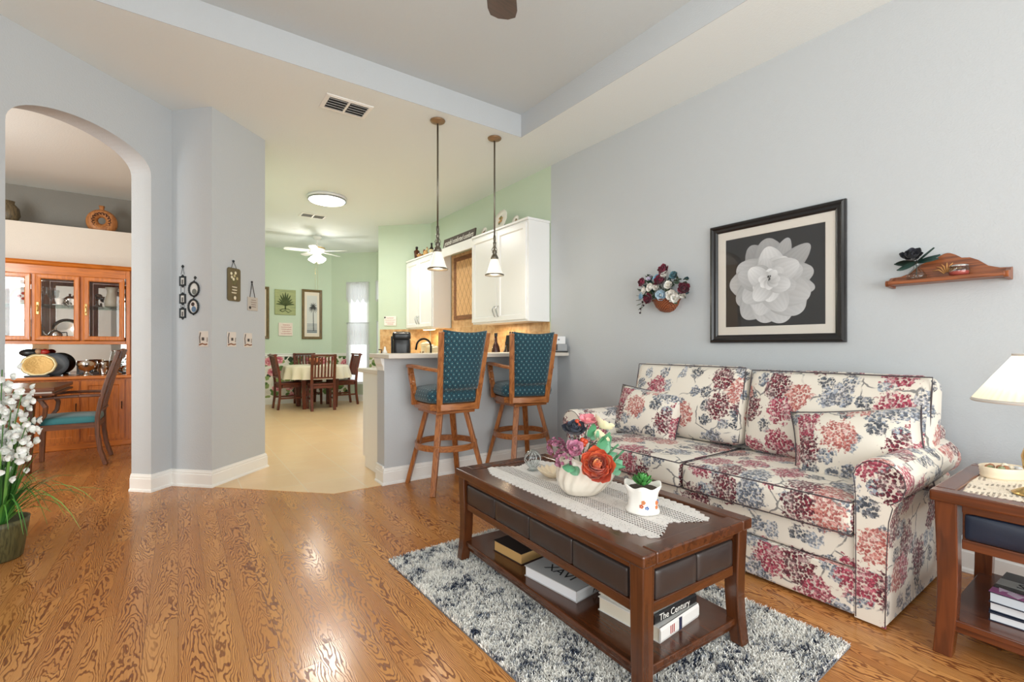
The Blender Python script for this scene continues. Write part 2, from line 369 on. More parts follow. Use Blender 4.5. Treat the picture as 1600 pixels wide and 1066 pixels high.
# ------------------------------------------------------------------ mesh building
class MB:
    def __init__(s, c=None):
        s.v = []; s.f = []; s.col = []; s.c = c
    def add(s, vs, fs, M=None):
        k = len(s.v)
        for p in vs:
            p = Vector(p)
            s.v.append(tuple(M @ p) if M is not None else tuple(p))
            s.col.append(s.c or (1, 1, 1, 1))
        s.f += [tuple(i + k for i in f) for f in fs]
        return s
    def box(s, x0, y0, z0, x1, y1, z1, M=None):
        vs = [(x, y, z) for z in (z0, z1) for y in (y0, y1) for x in (x0, x1)]
        return s.add(vs, [(0, 2, 3, 1), (4, 5, 7, 6), (0, 1, 5, 4), (2, 6, 7, 3), (0, 4, 6, 2), (1, 3, 7, 5)], M)
    def bar(s, a, b, w, d, up=(0, 0, 1), w2=None, d2=None):
        a, b = Vector(a), Vector(b); z = (b - a).normalized(); u = Vector(up)
        x = u.cross(z)
        if x.length < 1e-4: x = Vector((1, 0, 0)).cross(z)
        x.normalize(); y = z.cross(x)
        vs = []
        for p, ww, dd in ((a, w, d), (b, w2 or w, d2 or d)):
            for sx, sy in ((-1, -1), (1, -1), (1, 1), (-1, 1)): vs.append(p + x * sx * ww / 2 + y * sy * dd / 2)
        return s.add(vs, [(3, 2, 1, 0), (4, 5, 6, 7), (0, 1, 5, 4), (1, 2, 6, 5), (2, 3, 7, 6), (3, 0, 4, 7)])
    def tube(s, pts, r, n=8, closed=False, M=None):
        pts = [Vector(p) for p in pts]; m = len(pts); rs = r if isinstance(r, (list, tuple)) else [r] * m
        vs = []; prev = None
        for i, p in enumerate(pts):
            t = (pts[(i + 1) % m] - pts[i - 1]) if closed else (pts[min(i + 1, m - 1)] - pts[max(i - 1, 0)])
            t = t.normalized() if t.length > 1e-9 else Vector((0, 0, 1))
            if prev is None:
                prev = t.orthogonal().normalized()
            x = prev - t * prev.dot(t)
            x = x.normalized() if x.length > 1e-6 else t.orthogonal().normalized()
            prev = x; y = t.cross(x)
            for j in range(n):
                a = 2 * PI * j / n; vs.append(p + (x * math.cos(a) + y * math.sin(a)) * rs[i])
        fs = []
        for i in range(m if closed else m - 1):
            for j in range(n):
                a, b = i * n + j, i * n + (j + 1) % n; c, d = ((i + 1) % m) * n + (j + 1) % n, ((i + 1) % m) * n + j
                fs.append((a, b, c, d))
        if not closed: fs += [tuple(range(n - 1, -1, -1)), tuple((m - 1) * n + j for j in range(n))]
        return s.add(vs, fs, M)
    def lathe(s, prof, n=24, M=None, fn=None, arc=2 * PI, cap=True):
        vs = []; full = abs(arc - 2 * PI) < 1e-6; cols = n if full else n + 1
        for (r, z) in prof:
            for j in range(cols):
                a = arc * j / n
                p = (r * math.cos(a), r * math.sin(a), z)
                vs.append(fn(p, a, r, z) if fn else p)
        fs = []
        for i in range(len(prof) - 1):
            for j in range(n):
                k = (j + 1) % cols
                fs.append((i * cols + j, i * cols + k, (i + 1) * cols + k, (i + 1) * cols + j))
        if cap and full and tuple(prof[0]) != tuple(prof[-1]):
            if prof[0][0] > 1e-5: fs.append(tuple(range(cols - 1, -1, -1)))
            if prof[-1][0] > 1e-5: fs.append(tuple((len(prof) - 1) * cols + j for j in range(cols)))
        return s.add(vs, fs, M)
    def prism(s, poly, z0, z1, M=None, top=None):
        n = len(poly); t = top or poly
        vs = [(x, y, z0) for x, y in poly] + [(x, y, z1) for x, y in t]
        return s.add(vs, [tuple(range(n - 1, -1, -1)), tuple(range(n, 2 * n))] + [(i, (i + 1) % n, n + (i + 1) % n, n + i) for i in range(n)], M)
    def grid(s, fn, nu, nv, M=None):
        vs = [fn(i / nu, j / nv) for j in range(nv + 1) for i in range(nu + 1)]
        return s.add(vs, [(j * (nu + 1) + i, j * (nu + 1) + i + 1, (j + 1) * (nu + 1) + i + 1, (j + 1) * (nu + 1) + i) for j in range(nv) for i in range(nu)], M)
    def ball(s, c, r, n=10, M=None, sz=None):
        k = sz or (r, r, r)
        prof = [(math.sin(PI * i / n), -math.cos(PI * i / n)) for i in range(n + 1)]
        T = Matrix.Translation(Vector(c)) @ Matrix.Diagonal((k[0], k[1], k[2], 1))
        return s.lathe([(max(a, 1e-5), b) for a, b in prof], max(8, n), (M @ T) if M is not None else T)
    def rframe(s, w, h, prof, M=None):
        """picture-frame moulding round a w x h rectangle in XZ centred on 0; prof = (inset, y)"""
        vs = []; n = len(prof)
        for ins, y in prof:
            a, b = w / 2 - ins, h / 2 - ins
            vs += [(-a, y, -b), (a, y, -b), (a, y, b), (-a, y, b)]
        fs = []
        for i in range(n):
            k = (i + 1) % n
            for j in range(4):
                fs.append((i * 4 + j, i * 4 + (j + 1) % 4, k * 4 + (j + 1) % 4, k * 4 + j))
        return s.add(vs, fs, M)
    def rbox(s, sx, sy, sz, r, n=8, bulge=(0, 0, 0), M=None, fn=None):
        """soft box: half sizes sx, sy, sz, edge radius r, crowned faces"""
        h = Vector((sx, sy, sz))
        t = [math.sin((2 * i / n - 1) * PI / 2) for i in range(n + 1)]
        for ax in range(3):
            for sg in (-1, 1):
                vs = []
                for j in range(n + 1):
                    for i in range(n + 1):
                        q = [0, 0, 0]; q[ax] = sg; q[(ax + 1) % 3] = t[i]; q[(ax + 2) % 3] = t[j]
                        p = Vector((q[0] * sx, q[1] * sy, q[2] * sz))
                        inn = Vector([max(-(h[k] - r), min(h[k] - r, p[k])) for k in range(3)])
                        d = p - inn
                        p = inn + d.normalized() * r if d.length > 1e-9 else p
                        for k in range(3):
                            if bulge[k]:
                                a, b = p[(k + 1) % 3] / h[(k + 1) % 3], p[(k + 2) % 3] / h[(k + 2) % 3]
                                p[k] += (p[k] / h[k]) * bulge[k] * max(0, 1 - a * a) * max(0, 1 - b * b)
                        vs.append(fn(p) if fn else p)
                fs = []
                for j in range(n):
                    for i in range(n):
                        a = j * (n + 1) + i; f = (a, a + 1, a + n + 2, a + n + 1)
                        fs.append(f if sg > 0 else f[::-1])
                s.add(vs, fs, M)
        return s
    def pillow(s, a, b, t, n=14, M=None):
        def pt(u, v, sg):
            x, y = 2 * u - 1, 2 * v - 1
            th = t * (max(0, 1 - abs(x) ** 2.6) ** 0.55) * (max(0, 1 - abs(y) ** 2.6) ** 0.55)
            return (a * x * (1 - 0.07 * (1 - y * y)), b * y * (1 - 0.07 * (1 - x * x)), sg * th)
        s.grid(lambda u, v: pt(u, v, 1), n, n, M); s.grid(lambda u, v: pt(1 - u, v, -1), n, n, M)
        return s
    def build(s, name, mat, parent=None, smooth=False, bevel=0.0, loc=None, rot=None, uv=None, weld=False, solid=0.0, sub=0, seg=2):
        me = bpy.data.meshes.new(name); me.from_pydata(s.v, [], s.f); me.update()
        if s.c is not None or any(c != (1, 1, 1, 1) for c in s.col):
            at = me.attributes.new('Col', 'FLOAT_COLOR', 'POINT')
            at.data.foreach_set('color', np.array(s.col, dtype=np.float32).ravel())
        if uv:
            lay = me.uv_layers.new(name='UVMap')
            vv = np.empty(len(me.vertices) * 3, np.float32); me.vertices.foreach_get('co', vv); vv = vv.reshape(-1, 3)
            if uv == 'box':
                li = np.empty(len(me.loops), np.int32); me.loops.foreach_get('vertex_index', li)
                out = np.zeros((len(me.loops), 2), np.float32)
                for p in me.polygons:
                    n = p.normal; ax, ay, az = abs(n.x), abs(n.y), abs(n.z)
                    r = range(p.loop_start, p.loop_start + p.loop_total)
                    q = vv[li[p.loop_start:p.loop_start + p.loop_total]]
                    if az >= ax * 1.15 and az >= ay * 1.15: out[r, 0] = q[:, 1]; out[r, 1] = q[:, 0] + 0.37
                    elif ax >= ay: out[r, 0] = q[:, 1]; out[r, 1] = q[:, 2]
                    else: out[r, 0] = q[:, 0] + 0.61; out[r, 1] = q[:, 2]
                lay.data.foreach_set('uv', out.ravel())
        if smooth:
            me.polygons.foreach_set('use_smooth', [True] * len(me.polygons))
        me.materials.append(mat)
        o = bpy.data.objects.new(name, me); COL.objects.link(o)
        if parent: o.parent = parent
        if loc: o.location = loc
        if rot: o.rotation_euler = [rad(a) for a in rot]
        if weld: o.modifiers.new('weld', 'WELD').merge_threshold = 1e-4
        if solid: m = o.modifiers.new('solid', 'SOLIDIFY'); m.thickness = solid; m.offset = 0
        if bevel: m = o.modifiers.new('bevel', 'BEVEL'); m.width = bevel; m.segments = seg; m.limit_method = 'ANGLE'; m.angle_limit = rad(40)
        if sub: m = o.modifiers.new('sub', 'SUBSURF'); m.levels = sub; m.render_levels = sub
        return o

def tag(o, label, cat, group=None, kind=None):
    if label: o['label'] = label
    if cat: o['category'] = cat
    if group: o['group'] = group
    if kind: o['kind'] = kind
    return o
def thing(name, label, cat, loc=(0, 0, 0), rz=0, group=None):
    o = bpy.data.objects.new(name, None); COL.objects.link(o)
    o.location = loc; o.rotation_euler = (0, 0, rad(rz)); o.empty_display_size = 0.1
    return tag(o, label, cat, group)
def struct(mb, name, mat, **k):
    o = mb.build(name, mat, **k); o['kind'] = 'structure'; return o
def dup(o, parent=None):
    c = o.copy(); COL.objects.link(c)
    if parent: c.parent = parent
    for ch in list(o.children): dup(ch, c)
    return c
def place(o, loc, rz, label=None, group=None):
    o.location = loc; o.rotation_euler = (0, 0, rad(rz))
    if label: o['label'] = label
    if group: o['group'] = group
    return o
def T(x, y, z): return Matrix.Translation((x, y, z))
def R(d, ax): return Matrix.Rotation(rad(d), 4, ax)
def S(x, y, z): return Matrix.Diagonal((x, y, z, 1))

def lettering(text, size, name, mat, parent, loc, rot, depth=0.0006, shear=0.0, align='CENTER', width=1.0):
    cu = bpy.data.curves.new(name, 'FONT'); cu.body = text; cu.size = size; cu.extrude = depth
    cu.align_x = align; cu.align_y = 'CENTER'; cu.shear = shear; cu.resolution_u = 2
    t = bpy.data.objects.new(name + '_curve', cu); COL.objects.link(t)
    dg = bpy.context.evaluated_depsgraph_get()
    me = bpy.data.meshes.new_from_object(t.evaluated_get(dg))
    bpy.data.objects.remove(t)
    me.name = name; me.materials.clear(); me.materials.append(mat)
    o = bpy.data.objects.new(name, me); COL.objects.link(o)
    if parent: o.parent = parent
    o.location = loc; o.rotation_euler = [rad(a) for a in rot]; o.scale = (width, 1, 1)
    return o

def moulding(mb, path, prof):
    """sweep prof = (out, z) along a floor path; 'out' is to the right of travel"""
    n = len(path); P = [Vector((p[0], p[1])) for p in path]; offs = []
    for i in range(n):
        ds = []
        if i > 0: ds.append((P[i] - P[i - 1]).normalized())
        if i < n - 1: ds.append((P[i + 1] - P[i]).normalized())
        ns = [Vector((d.y, -d.x)) for d in ds]
        b = sum(ns, Vector((0, 0))).normalized()
        offs.append(b / max(0.3, b.dot(ns[0])))
    m = len(prof); vs = []
    for i in range(n):
        for o, z in prof: q = P[i] + offs[i] * o; vs.append((q.x, q.y, z))
    fs = []
    for i in range(n - 1):
        for j in range(m):
            k = (j + 1) % m; fs.append((i * m + j, (i + 1) * m + j, (i + 1) * m + k, i * m + k))
    fs += [tuple(range(m)), tuple((n - 1) * m + j for j in range(m - 1, -1, -1))]
    mb.add(vs, fs)
BASEP = [(0.001, 0), (0.026, 0), (0.024, 0.014), (0.016, 0.022), (0.016, 0.098), (0.012, 0.104), (0.013, 0.114), (0.008, 0.124), (0.006, 0.132), (0.001, 0.134)]

# petals and leaves
def petal(mb, M, L, Wd, curl=0.3, cup=0.2, nu=4, nv=5, tip=0.5, base=0.25):
    def fn(u, v):
        w = Wd * (base + (1 - base) * math.sin(min(1, v / 0.62) * PI / 2)) * (1 if v < 0.62 else max(0.02, 1 - ((v - 0.62) / 0.38) ** 2 * (1 - tip * 0.3)))
        x = (u - 0.5) * w
        return (x, L * v * math.cos(curl * v), L * v * math.sin(curl * v) + cup * (2 * u - 1) ** 2 * w)
    mb.grid(fn, nu, nv, M)
def shade(c, k): return (min(1, c[0] * k), min(1, c[1] * k), min(1, c[2] * k), 1)
def frame_to(c, d, roll=0):
    """matrix whose local Z looks along d, at c"""
    d = Vector(d).normalized(); q = d.to_track_quat('Z', 'Y')
    return Matrix.Translation(Vector(c)) @ q.to_matrix().to_4x4() @ Matrix.Rotation(roll, 4, 'Z')
def bloom(mb, c, d, r, cols, rings=4, n=7, seed=0, openness=1.0):
    """a full flower: rings of cupped petals"""
    rg = random.Random(seed); F = frame_to(c, d, rg.random() * 6)
    for k in range(rings):
        t = k / max(1, rings - 1); nn = max(3, n - k)
        el = (12 + 68 * t) * openness
        for j in range(nn):
            mb.c = shade(cols[min(len(cols) - 1, int((t * 0.99 if rings < 5 else rg.random()) * len(cols)))], 0.78 + 0.42 * rg.random())
            a = 360 * (j + 0.5 * (k % 2)) / nn + rg.uniform(-9, 9)
            L = r * (1.0 - 0.55 * t)
            petal(mb, F @ R(a, 'Z') @ T(0, r * 0.06, r * 0.1 * k) @ R(el + rg.uniform(-9, 9), 'X') @ R(rg.uniform(-14, 14), 'Y'), L * rg.uniform(0.86, 1.1), L * (0.95 if rings < 5 else 0.72), 0.5, 0.28, 4, 4)
def strip(mb, pts, w, side=None):
    """a grass blade along pts, widths w (list)"""
    pts = [Vector(p) for p in pts]; vs = []
    for i, p in enumerate(pts):
        t = (pts[min(i + 1, len(pts) - 1)] - pts[max(i - 1, 0)]).normalized()
        s_ = Vector(side) if side else t.cross(Vector((0, 0, 1)))
        if s_.length < 1e-3: s_ = Vector((1, 0, 0))
        s_ = (s_ - t * s_.dot(t)).normalized(); nn = s_.cross(t)
        vs += [p - s_ * w[i], p + nn * w[i] * 0.35, p + s_ * w[i]]
    fs = []
    for i in range(len(pts) - 1):
        for j in (0, 1): fs.append((i * 3 + j, i * 3 + j + 1, i * 3 + j + 4, i * 3 + j + 3))
    mb.add(vs, fs)
# ------------------------------------------------------------------ the setting
H = 3.05
C0, C1, C2, C3 = (-0.168, 4.592), (-0.04, 4.72), (0.222, 4.458), (0.663, 4.899)
Q = math.sqrt(0.5)

struct(MB().box(-5, -3.6, -0.1, 3.6, 7.7, 0), 'floor', M_FLOOR)
struct(MB().prism([(0.225, 4.455), (0.97, 3.71), (3.23, 3.71), (3.23, 6.73), (2.61, 7.35), (3.3, 7.4), (3.3, 9.4), (2.6, 10.1), (0.54, 10.1), (0.54, 5.02), (0.655, 4.905)], -0.02, 0.003), 'floor_tile', M_TILE)

# ceiling with its raised tray
TX0, TX1, TY0, TY1, TZ = -1.0, 2.574, -2.2, 3.467, 3.256
mb = MB()
mb.box(-5, TY1, H, 3.6, 10.4, TZ + 0.02); mb.box(-5, -3.3, H, 3.6, TY0, TZ + 0.02)
mb.box(TX1, TY0, H, 3.6, TY1, TZ + 0.02); mb.box(-5, TY0, H, TX0, TY1, TZ + 0.02)
struct(mb, 'ceiling', M_CEIL)
struct(MB().box(TX0 - 0.05, TY0 - 0.05, TZ, TX1 + 0.05, TY1 + 0.05, TZ + 0.06), 'ceiling_tray', M_TRAY)
mb = MB(); e = 0.004
mb.box(TX0, TY1 - e, H, TX1, TY1, TZ); mb.box(TX0, TY0, H, TX1, TY0 + e, TZ)
mb.box(TX1 - e, TY0, H, TX1, TY1, TZ); mb.box(TX0, TY0, H, TX0 + e, TY1, TZ)
struct(mb, 'trim_1', M_GREY)

# walls round the living room
struct(MB().box(3.23, -3.2, 0, 3.45, 3.82, H), 'wall_right', M_GREY)
mb = MB()
mb.box(-1.95, -3.2, 0, -1.6, -3.0, H); mb.box(2.8, -3.2, 0, 3.23, -3.0, H); mb.box(-1.6, -3.2, 2.6, 2.8, -3.0, H)
struct(mb, 'wall_back', M_GREY)
mb = MB()
mb.box(-1.95, -3.0, 0, -1.75, -1.6, H); mb.box(-1.95, 0.8, 0, -1.75, 3.0, H); mb.box(-1.95, -1.6, 0, -1.75, 0.8, 0.55); mb.box(-1.95, -1.6, 2.45, -1.75, 0.8, H)
struct(mb, 'wall_left', M_GREY)
mb = MB()
for x in (-1.6, -0.15, 1.3, 2.74): mb.box(x, -3.16, 0, x + 0.06, -3.1, 2.6)
mb.box(-1.6, -3.16, 2.54, 2.8, -3.1, 2.6)
struct(mb, 'door_1', M_TRIM)

# the diagonal wall with the arch
L0 = (-1.75, 3.01); AL, AR, AE, TH = 1.3167, 2.237, 2.418, 0.18; ZS, ZA = 2.45, 2.66
def aw(s, t, z): return (L0[0] + (s - t) * Q, L0[1] + (s + t) * Q, z)
mb = MB(); n = 28
curve = []
for i in range(n + 1):
    a = PI * (1 - i / n); cs = (AL + AR) / 2 + (AR - AL) / 2 * math.cos(a)
    curve.append((cs, ZS + (ZA - ZS) * abs(math.sin(a)) ** 0.9))
for t in (0, TH):
    mb.add([aw(0, t, 0), aw(AL, t, 0), aw(AL, t, ZS), aw(AL, t, H), aw(0, t, H)], [(0, 1, 2, 3, 4)])
    mb.add([aw(AR, t, 0), aw(AE, t, 0), aw(AE, t, H), aw(AR, t, H), aw(AR, t, ZS)], [(0, 1, 2, 3, 4)])
    for (s1, z1), (s2, z2) in zip(curve[:-1], curve[1:]):
        mb.add([aw(s1, t, z1), aw(s2, t, z2), aw(s2, t, H), aw(s1, t, H)], [(0, 1, 2, 3)])
edge = [(AL, 0)] + curve + [(AR, 0)]
for (s1, z1), (s2, z2) in zip(edge[:-1], edge[1:]):
    mb.add([aw(s1, 0, z1), aw(s2, 0, z2), aw(s2, TH, z2), aw(s1, TH, z1)], [(0, 1, 2, 3)])
for s in (0, AE): mb.add([aw(s, 0, 0), aw(s, TH, 0), aw(s, TH, H), aw(s, 0, H)], [(0, 1, 2, 3)])
struct(mb, 'wall_arch', M_GREY)
struct(MB().prism([C1, C2, C3, (0.54, 5.022), (0.42, 5.15), (-0.167, 4.847)], 0, H), 'wall_pillar', M_GREY)

# dining room
struct(MB().box(-5, 7.42, 0, 0.42, 8.0, 2.52), 'wall_dining_ledge', M_CREAM)
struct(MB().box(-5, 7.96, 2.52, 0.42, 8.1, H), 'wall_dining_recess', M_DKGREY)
struct(MB().box(0.42, 5.15, 0, 0.46, 8.1, H), 'wall_dining_right', M_TAN)
struct(MB().box(-4.4, 3.0, 0, -4.2, 7.42, H), 'wall_dining_left', M_TAN)
mb = MB()
mb.box(-4.2, 2.95, 0, -3.9, 3.1, H); mb.box(-2.1, 2.95, 0, -1.76, 3.1, H); mb.box(-3.9, 2.95, 0, -2.1, 3.1, 0.5); mb.box(-3.9, 2.95, 2.5, -2.1, 3.1, H)
struct(mb, 'wall_dining_front', M_TAN)

# kitchen and nook
struct(MB().box(3.23, 3.82, 0, 3.45, 6.72, H), 'wall_kitchen', M_GREEN)
struct(MB().prism([(3.23, 6.72), (2.61, 7.34), (2.72, 7.45), (3.45, 7.45), (3.45, 6.72)], 0, H), 'wall_kitchen_diagonal', M_GREEN)
struct(MB().box(0.46, 5.1, 0, 0.54, 10.1, H), 'wall_kitchen_left', M_GREEN)
struct(MB().box(0.46, 10.1, 0, 2.6, 10.25, H), 'wall_nook_far', M_GREEN)
def nook_b(mb): pass
WB = dict(loc=(2.6, 10.1, 0), rot=(0, 0, -45)); LB = 0.99
mb = MB()
mb.box(0, 0, 0, 0.38, 0.12, H); mb.box(0.82, 0, 0, LB, 0.12, H); mb.box(0.38, 0, 0, 0.82, 0.12, 0.35); mb.box(0.38, 0, 2.42, 0.82, 0.12, H)
struct(mb, 'wall_nook_bay', M_GREEN, **WB)
mb = MB()
mb.box(3.3, 9.2, 0, 3.42, 9.4, H); mb.box(3.3, 7.45, 0, 3.42, 8.2, H); mb.box(3.3, 8.2, 0, 3.42, 9.2, 0.35); mb.box(3.3, 8.2, 2.42, 3.42, 9.2, H)
struct(mb, 'wall_nook_side', M_GREEN)
mb = MB()
mb.rframe(0.44, 2.07, [(0, 0.02), (0, 0.09), (0.045, 0.09), (0.045, 0.02)], T(0.60, 0, 1.385))
mb.box(0.38, 0.03, 1.36, 0.82, 0.08, 1.40)
struct(mb, 'window_1', M_TRIM, **WB)
struct(MB().box(0.42, 0.05, 0.38, 0.78, 0.055, 2.38), 'window_1_pane', M_PANE, **WB)
mb = MB().rframe(1.0, 2.07, [(0, 0.02), (0, 0.09), (0.045, 0.09), (0.045, 0.02)], T(3.3, 8.7, 1.385) @ R(-90, 'Z'))
struct(mb, 'window_2', M_TRIM)
# flowered paper and its rail below the green paint
struct(MB().box(0.55, 10.096, 0.134, 2.597, 10.0995, 0.93), 'wall_nook_paper', M_WALLP, uv='box')
mb = MB(); mb.box(0.004, -0.004, 0.134, 0.36, -0.0005, 0.93); mb.box(0.84, -0.004, 0.134, LB - 0.004, -0.0005, 0.93)
struct(mb, 'wall_nook_paper_bay', M_WALLP, uv='box', **WB)
RAIL = [(0.001, 0.925), (0.014, 0.925), (0.02, 0.94), (0.014, 0.955), (0.024, 0.972), (0.001, 0.985)]
mb = MB(); moulding(mb, [(0.545, 10.1), (2.598, 10.1), (2.6 + 0.36 * Q, 10.1 - 0.36 * Q)], RAIL)
struct(mb, 'trim_2', M_TRIM)

# skirting
mb = MB(); moulding(mb, [(3.23, 3.715), (3.23, -3.0)], BASEP); struct(mb, 'baseboard_right', M_TRIM)
mb = MB(); moulding(mb, [(1.37, 3.88), (1.37, 3.715), (3.228, 3.715)], BASEP); struct(mb, 'baseboard_bar', M_TRIM)
mb = MB(); moulding(mb, [(-0.168 - 0.127, 4.592 + 0.127), C0, C1, C2, C3, (0.54, 5.022)], BASEP); struct(mb, 'baseboard_pillar', M_TRIM)
mb = MB(); moulding(mb, [(-1.7, 3.06), aw(AL, 0, 0)[:2], aw(AL, TH, 0)[:2]], BASEP); struct(mb, 'baseboard_arch', M_TRIM)
mb = MB(); moulding(mb, [(0.54, 5.05), (0.54, 10.1), (2.6, 10.1), (3.3, 9.4), (3.3, 7.5)], BASEP); struct(mb, 'baseboard_nook', M_TRIM)
mb = MB(); moulding(mb, [(-4.2, 7.42), (0.42, 7.42)], BASEP); struct(mb, 'baseboard_dining', M_TRIM)

# the bar: half wall with its flared trim
struct(MB().box(1.37, 3.715, 0, 3.23, 3.88, 1.03), 'wall_bar', M_GREY)
mb = MB(); moulding(mb, [(1.37, 3.88), (1.37, 3.717)], [(0.0, 0.93), (0.006, 0.93), (0.008, 0.96), (0.02, 0.985), (0.03, 1.03), (0.0, 1.03)])
mb.box(1.355, 3.72, 0.13, 1.37, 3.88, 0.15)
struct(mb, 'trim_3', M_TRIM)
# tile on the kitchen walls
struct(MB().box(3.222, 3.835, 0.925, 3.2295, 6.715, 1.39), 'wall_backsplash', M_SPLASH, uv='box')
struct(MB().box(3.222, 4.96, 1.39, 3.2295, 6.03, 2.43), 'wall_backsplash_middle', M_SPLASH, uv='box')
struct(MB().box(0.03, -0.008, 0.925, 0.862, -0.0005, 1.395), 'wall_backsplash_diagonal', M_SPLASH, uv='box', loc=(2.61, 7.34, 0), rot=(0, 0, -45))

# ------------------------------------------------------------------ kitchen
c = thing('bar_counter', 'pale laminate bar top on the white half wall behind the stools', 'counter', (0, 0, 0))
MB().box(1.34, 3.535, 1.031, 3.228, 4.0, 1.067).build('top', M_LAM, c, bevel=0.006)

c = thing('base_cabinet', 'white kitchen base cabinet built against the back of the bar', 'cabinet', (0, 0, 0))
MB().box(1.43, 3.882, 0.1, 3.2, 4.44, 0.884).build('body', M_WHITE, c)
MB().box(1.43, 3.882, 0.004, 3.2, 4.38, 0.1).build('plinth', M_WHITE, c)
for i in range(3):
    x = 1.46 + i * 0.58
    d = MB().box(x, 4.44, 0.12, x + 0.55, 4.46, 0.86).build('door', M_WHITE, c, bevel=0.004)
    MB().tube([(x + 0.06, 4.46, 0.7), (x + 0.06, 4.485, 0.72), (x + 0.06, 4.485, 0.8), (x + 0.06, 4.46, 0.82)], 0.006).build('handle', M_STEEL, d)
w = MB().box(1.395, 3.882, 0.885, 3.2, 4.49, 0.924).build('worktop', M_LAM, bevel=0.006)
tag(w, 'lower pale laminate worktop on the kitchen side of the bar', 'worktop')

c = thing('base_cabinet', 'white kitchen base cabinet below the tan tiled wall', 'cabinet', (0, 0, 0))
MB().box(2.63, 4.52, 0.1, 3.22, 6.70, 0.884).build('body', M_WHITE, c)
MB().box(2.70, 4.52, 0.004, 3.22, 6.70, 0.1).build('plinth', M_WHITE, c)
for i in range(4):
    y = 4.54 + i * 0.54
    d = MB().box(2.612, y, 0.12, 2.63, y + 0.52, 0.86).build('door', M_WHITE, c, bevel=0.004)
w = MB().box(2.60, 4.52, 0.885, 3.22, 6.70, 0.924).build('worktop', M_LAM, bevel=0.006)
tag(w, 'pale laminate worktop below the white wall cabinets', 'worktop')

def door_panel(p, x0, x1, z0, z1, y, hx):
    d = thing('door', None, None); d.parent = p
    w_, h_ = x1 - x0, z1 - z0
    m = MB().rframe(w_, h_, [(0, 0), (0, -0.018), (0.004, -0.021), (0.05, -0.021), (0.058, -0.014), (0.062, -0.007), (0.062, 0)], T((x0 + x1) / 2, y, (z0 + z1) / 2))
    m.box(x0 + 0.06, y - 0.008, z0 + 0.06, x1 - 0.06, y, z1 - 0.06)
    mm = m.build('door', M_WHITE, p)
    bpy.data.objects.remove(d)
    pts = [(hx + 0.012 * math.sin(t * PI * 2), y - 0.021 - 0.03 * math.sin(t * PI) ** 0.5, z0 + 0.05 + 0.12 * t) for t in [i / 12 for i in range(13)]]
    MB().tube(pts, [0.0045 + 0.002 * math.sin(i / 12 * PI) for i in range(13)], 8).build('handle', M_STEEL, mm, smooth=True)
# wall cabinets (local: x to the viewer's right, -y out of the wall)
def wall_cabinet(label, yc, w_, poly):
    c = thing('wall_cabinet', label, 'cabinet', (3.229, yc, 1.39), -90, 'white kitchen wall cabinets')
    MB().prism(poly, 0.0, 1.045).build('body', M_WHITE, c, bevel=0.002)
    MB().prism([(x + (0.012 if x > 0 else -0.004) * (1 if y < -0.1 else 1), y - (0.02 if y < -0.1 else 0)) for x, y in poly], 1.045, 1.07).build('top_trim', M_WHITE, c, bevel=0.004)
    return c
c = wall_cabinet('white wall cabinet at the end of the kitchen wall, above the far stool', 4.3875, 1.125, [(-0.5575, -0.29), (0.5575, -0.29), (0.5575, -0.009), (-0.5575, -0.009)])
door_panel(c, -0.55, -0.008, 0.02, 1.02, -0.291, -0.04); door_panel(c, 0.0, 0.535, 0.02, 1.02, -0.291, 0.03)
c = wall_cabinet('white wall cabinet beside the diagonal green wall, bottles on top', 6.535, 0.99, [(-0.43, -0.29), (0.495, -0.29), (0.495, -0.009), (-0.16, -0.009)])
door_panel(c, -0.42, 0.02, 0.02, 1.02, -0.291, -0.015); door_panel(c, 0.03, 0.475, 0.02, 1.02, -0.291, 0.065)
c = thing('valance_board', 'white board bridging the two wall cabinets above the tile panel', 'board', (3.229, 5.495, 2.34), -90)
MB().box(-0.53, -0.29, 0, 0.53, -0.27, 0.1).build('fascia', M_WHITE, c)
MB().box(-0.53, -0.29, 0.1, 0.53, -0.012, 0.118).build('shelf', M_WHITE, c)

c = thing('tile_panel', 'framed diamond set tile panel on the tan tiled wall', 'tile panel', (3.222, 5.50, 1.94), -90)
MB().rframe(0.86, 0.88, [(0, -0.0005), (0, -0.016), (0.055, -0.016), (0.06, -0.006), (0.06, -0.0005)]).build('border', wood('dark_stone', srgb(140, 92, 54), srgb(84, 54, 34), 'x', 0.5, 2.0), c)
MB().box(-0.375, -0.007, -0.385, 0.375, -0.001, 0.385).build('centre_tile', M_MOSAIC, c, uv='box')

c = thing('cabinet_light', 'small lit strip light fixed below the wall cabinet by the diagonal wall', 'light', (3.0, 6.3, 1.39))
MB().box(-0.03, -0.16, -0.022, 0.03, 0.16, -0.001).build('housing', M_WHITE, c)
MB().box(-0.022, -0.15, -0.027, 0.022, 0.15, -0.022).build('diffuser', plain('warm_lit_strip', (1, 0.8, 0.5, 1), 0.5, emit=(1, 0.72, 0.38, 1), estr=9.0), c)
l = light('strip_glow', 'AREA', (3.02, 6.3, 1.36), 5, (1, 0.74, 0.42), 0.06, 0.3); l.parent = None
l = light('cabinet_glow', 'AREA', (3.05, 4.5, 1.37), 2.5, (1, 0.78, 0.5), 0.06, 0.5)

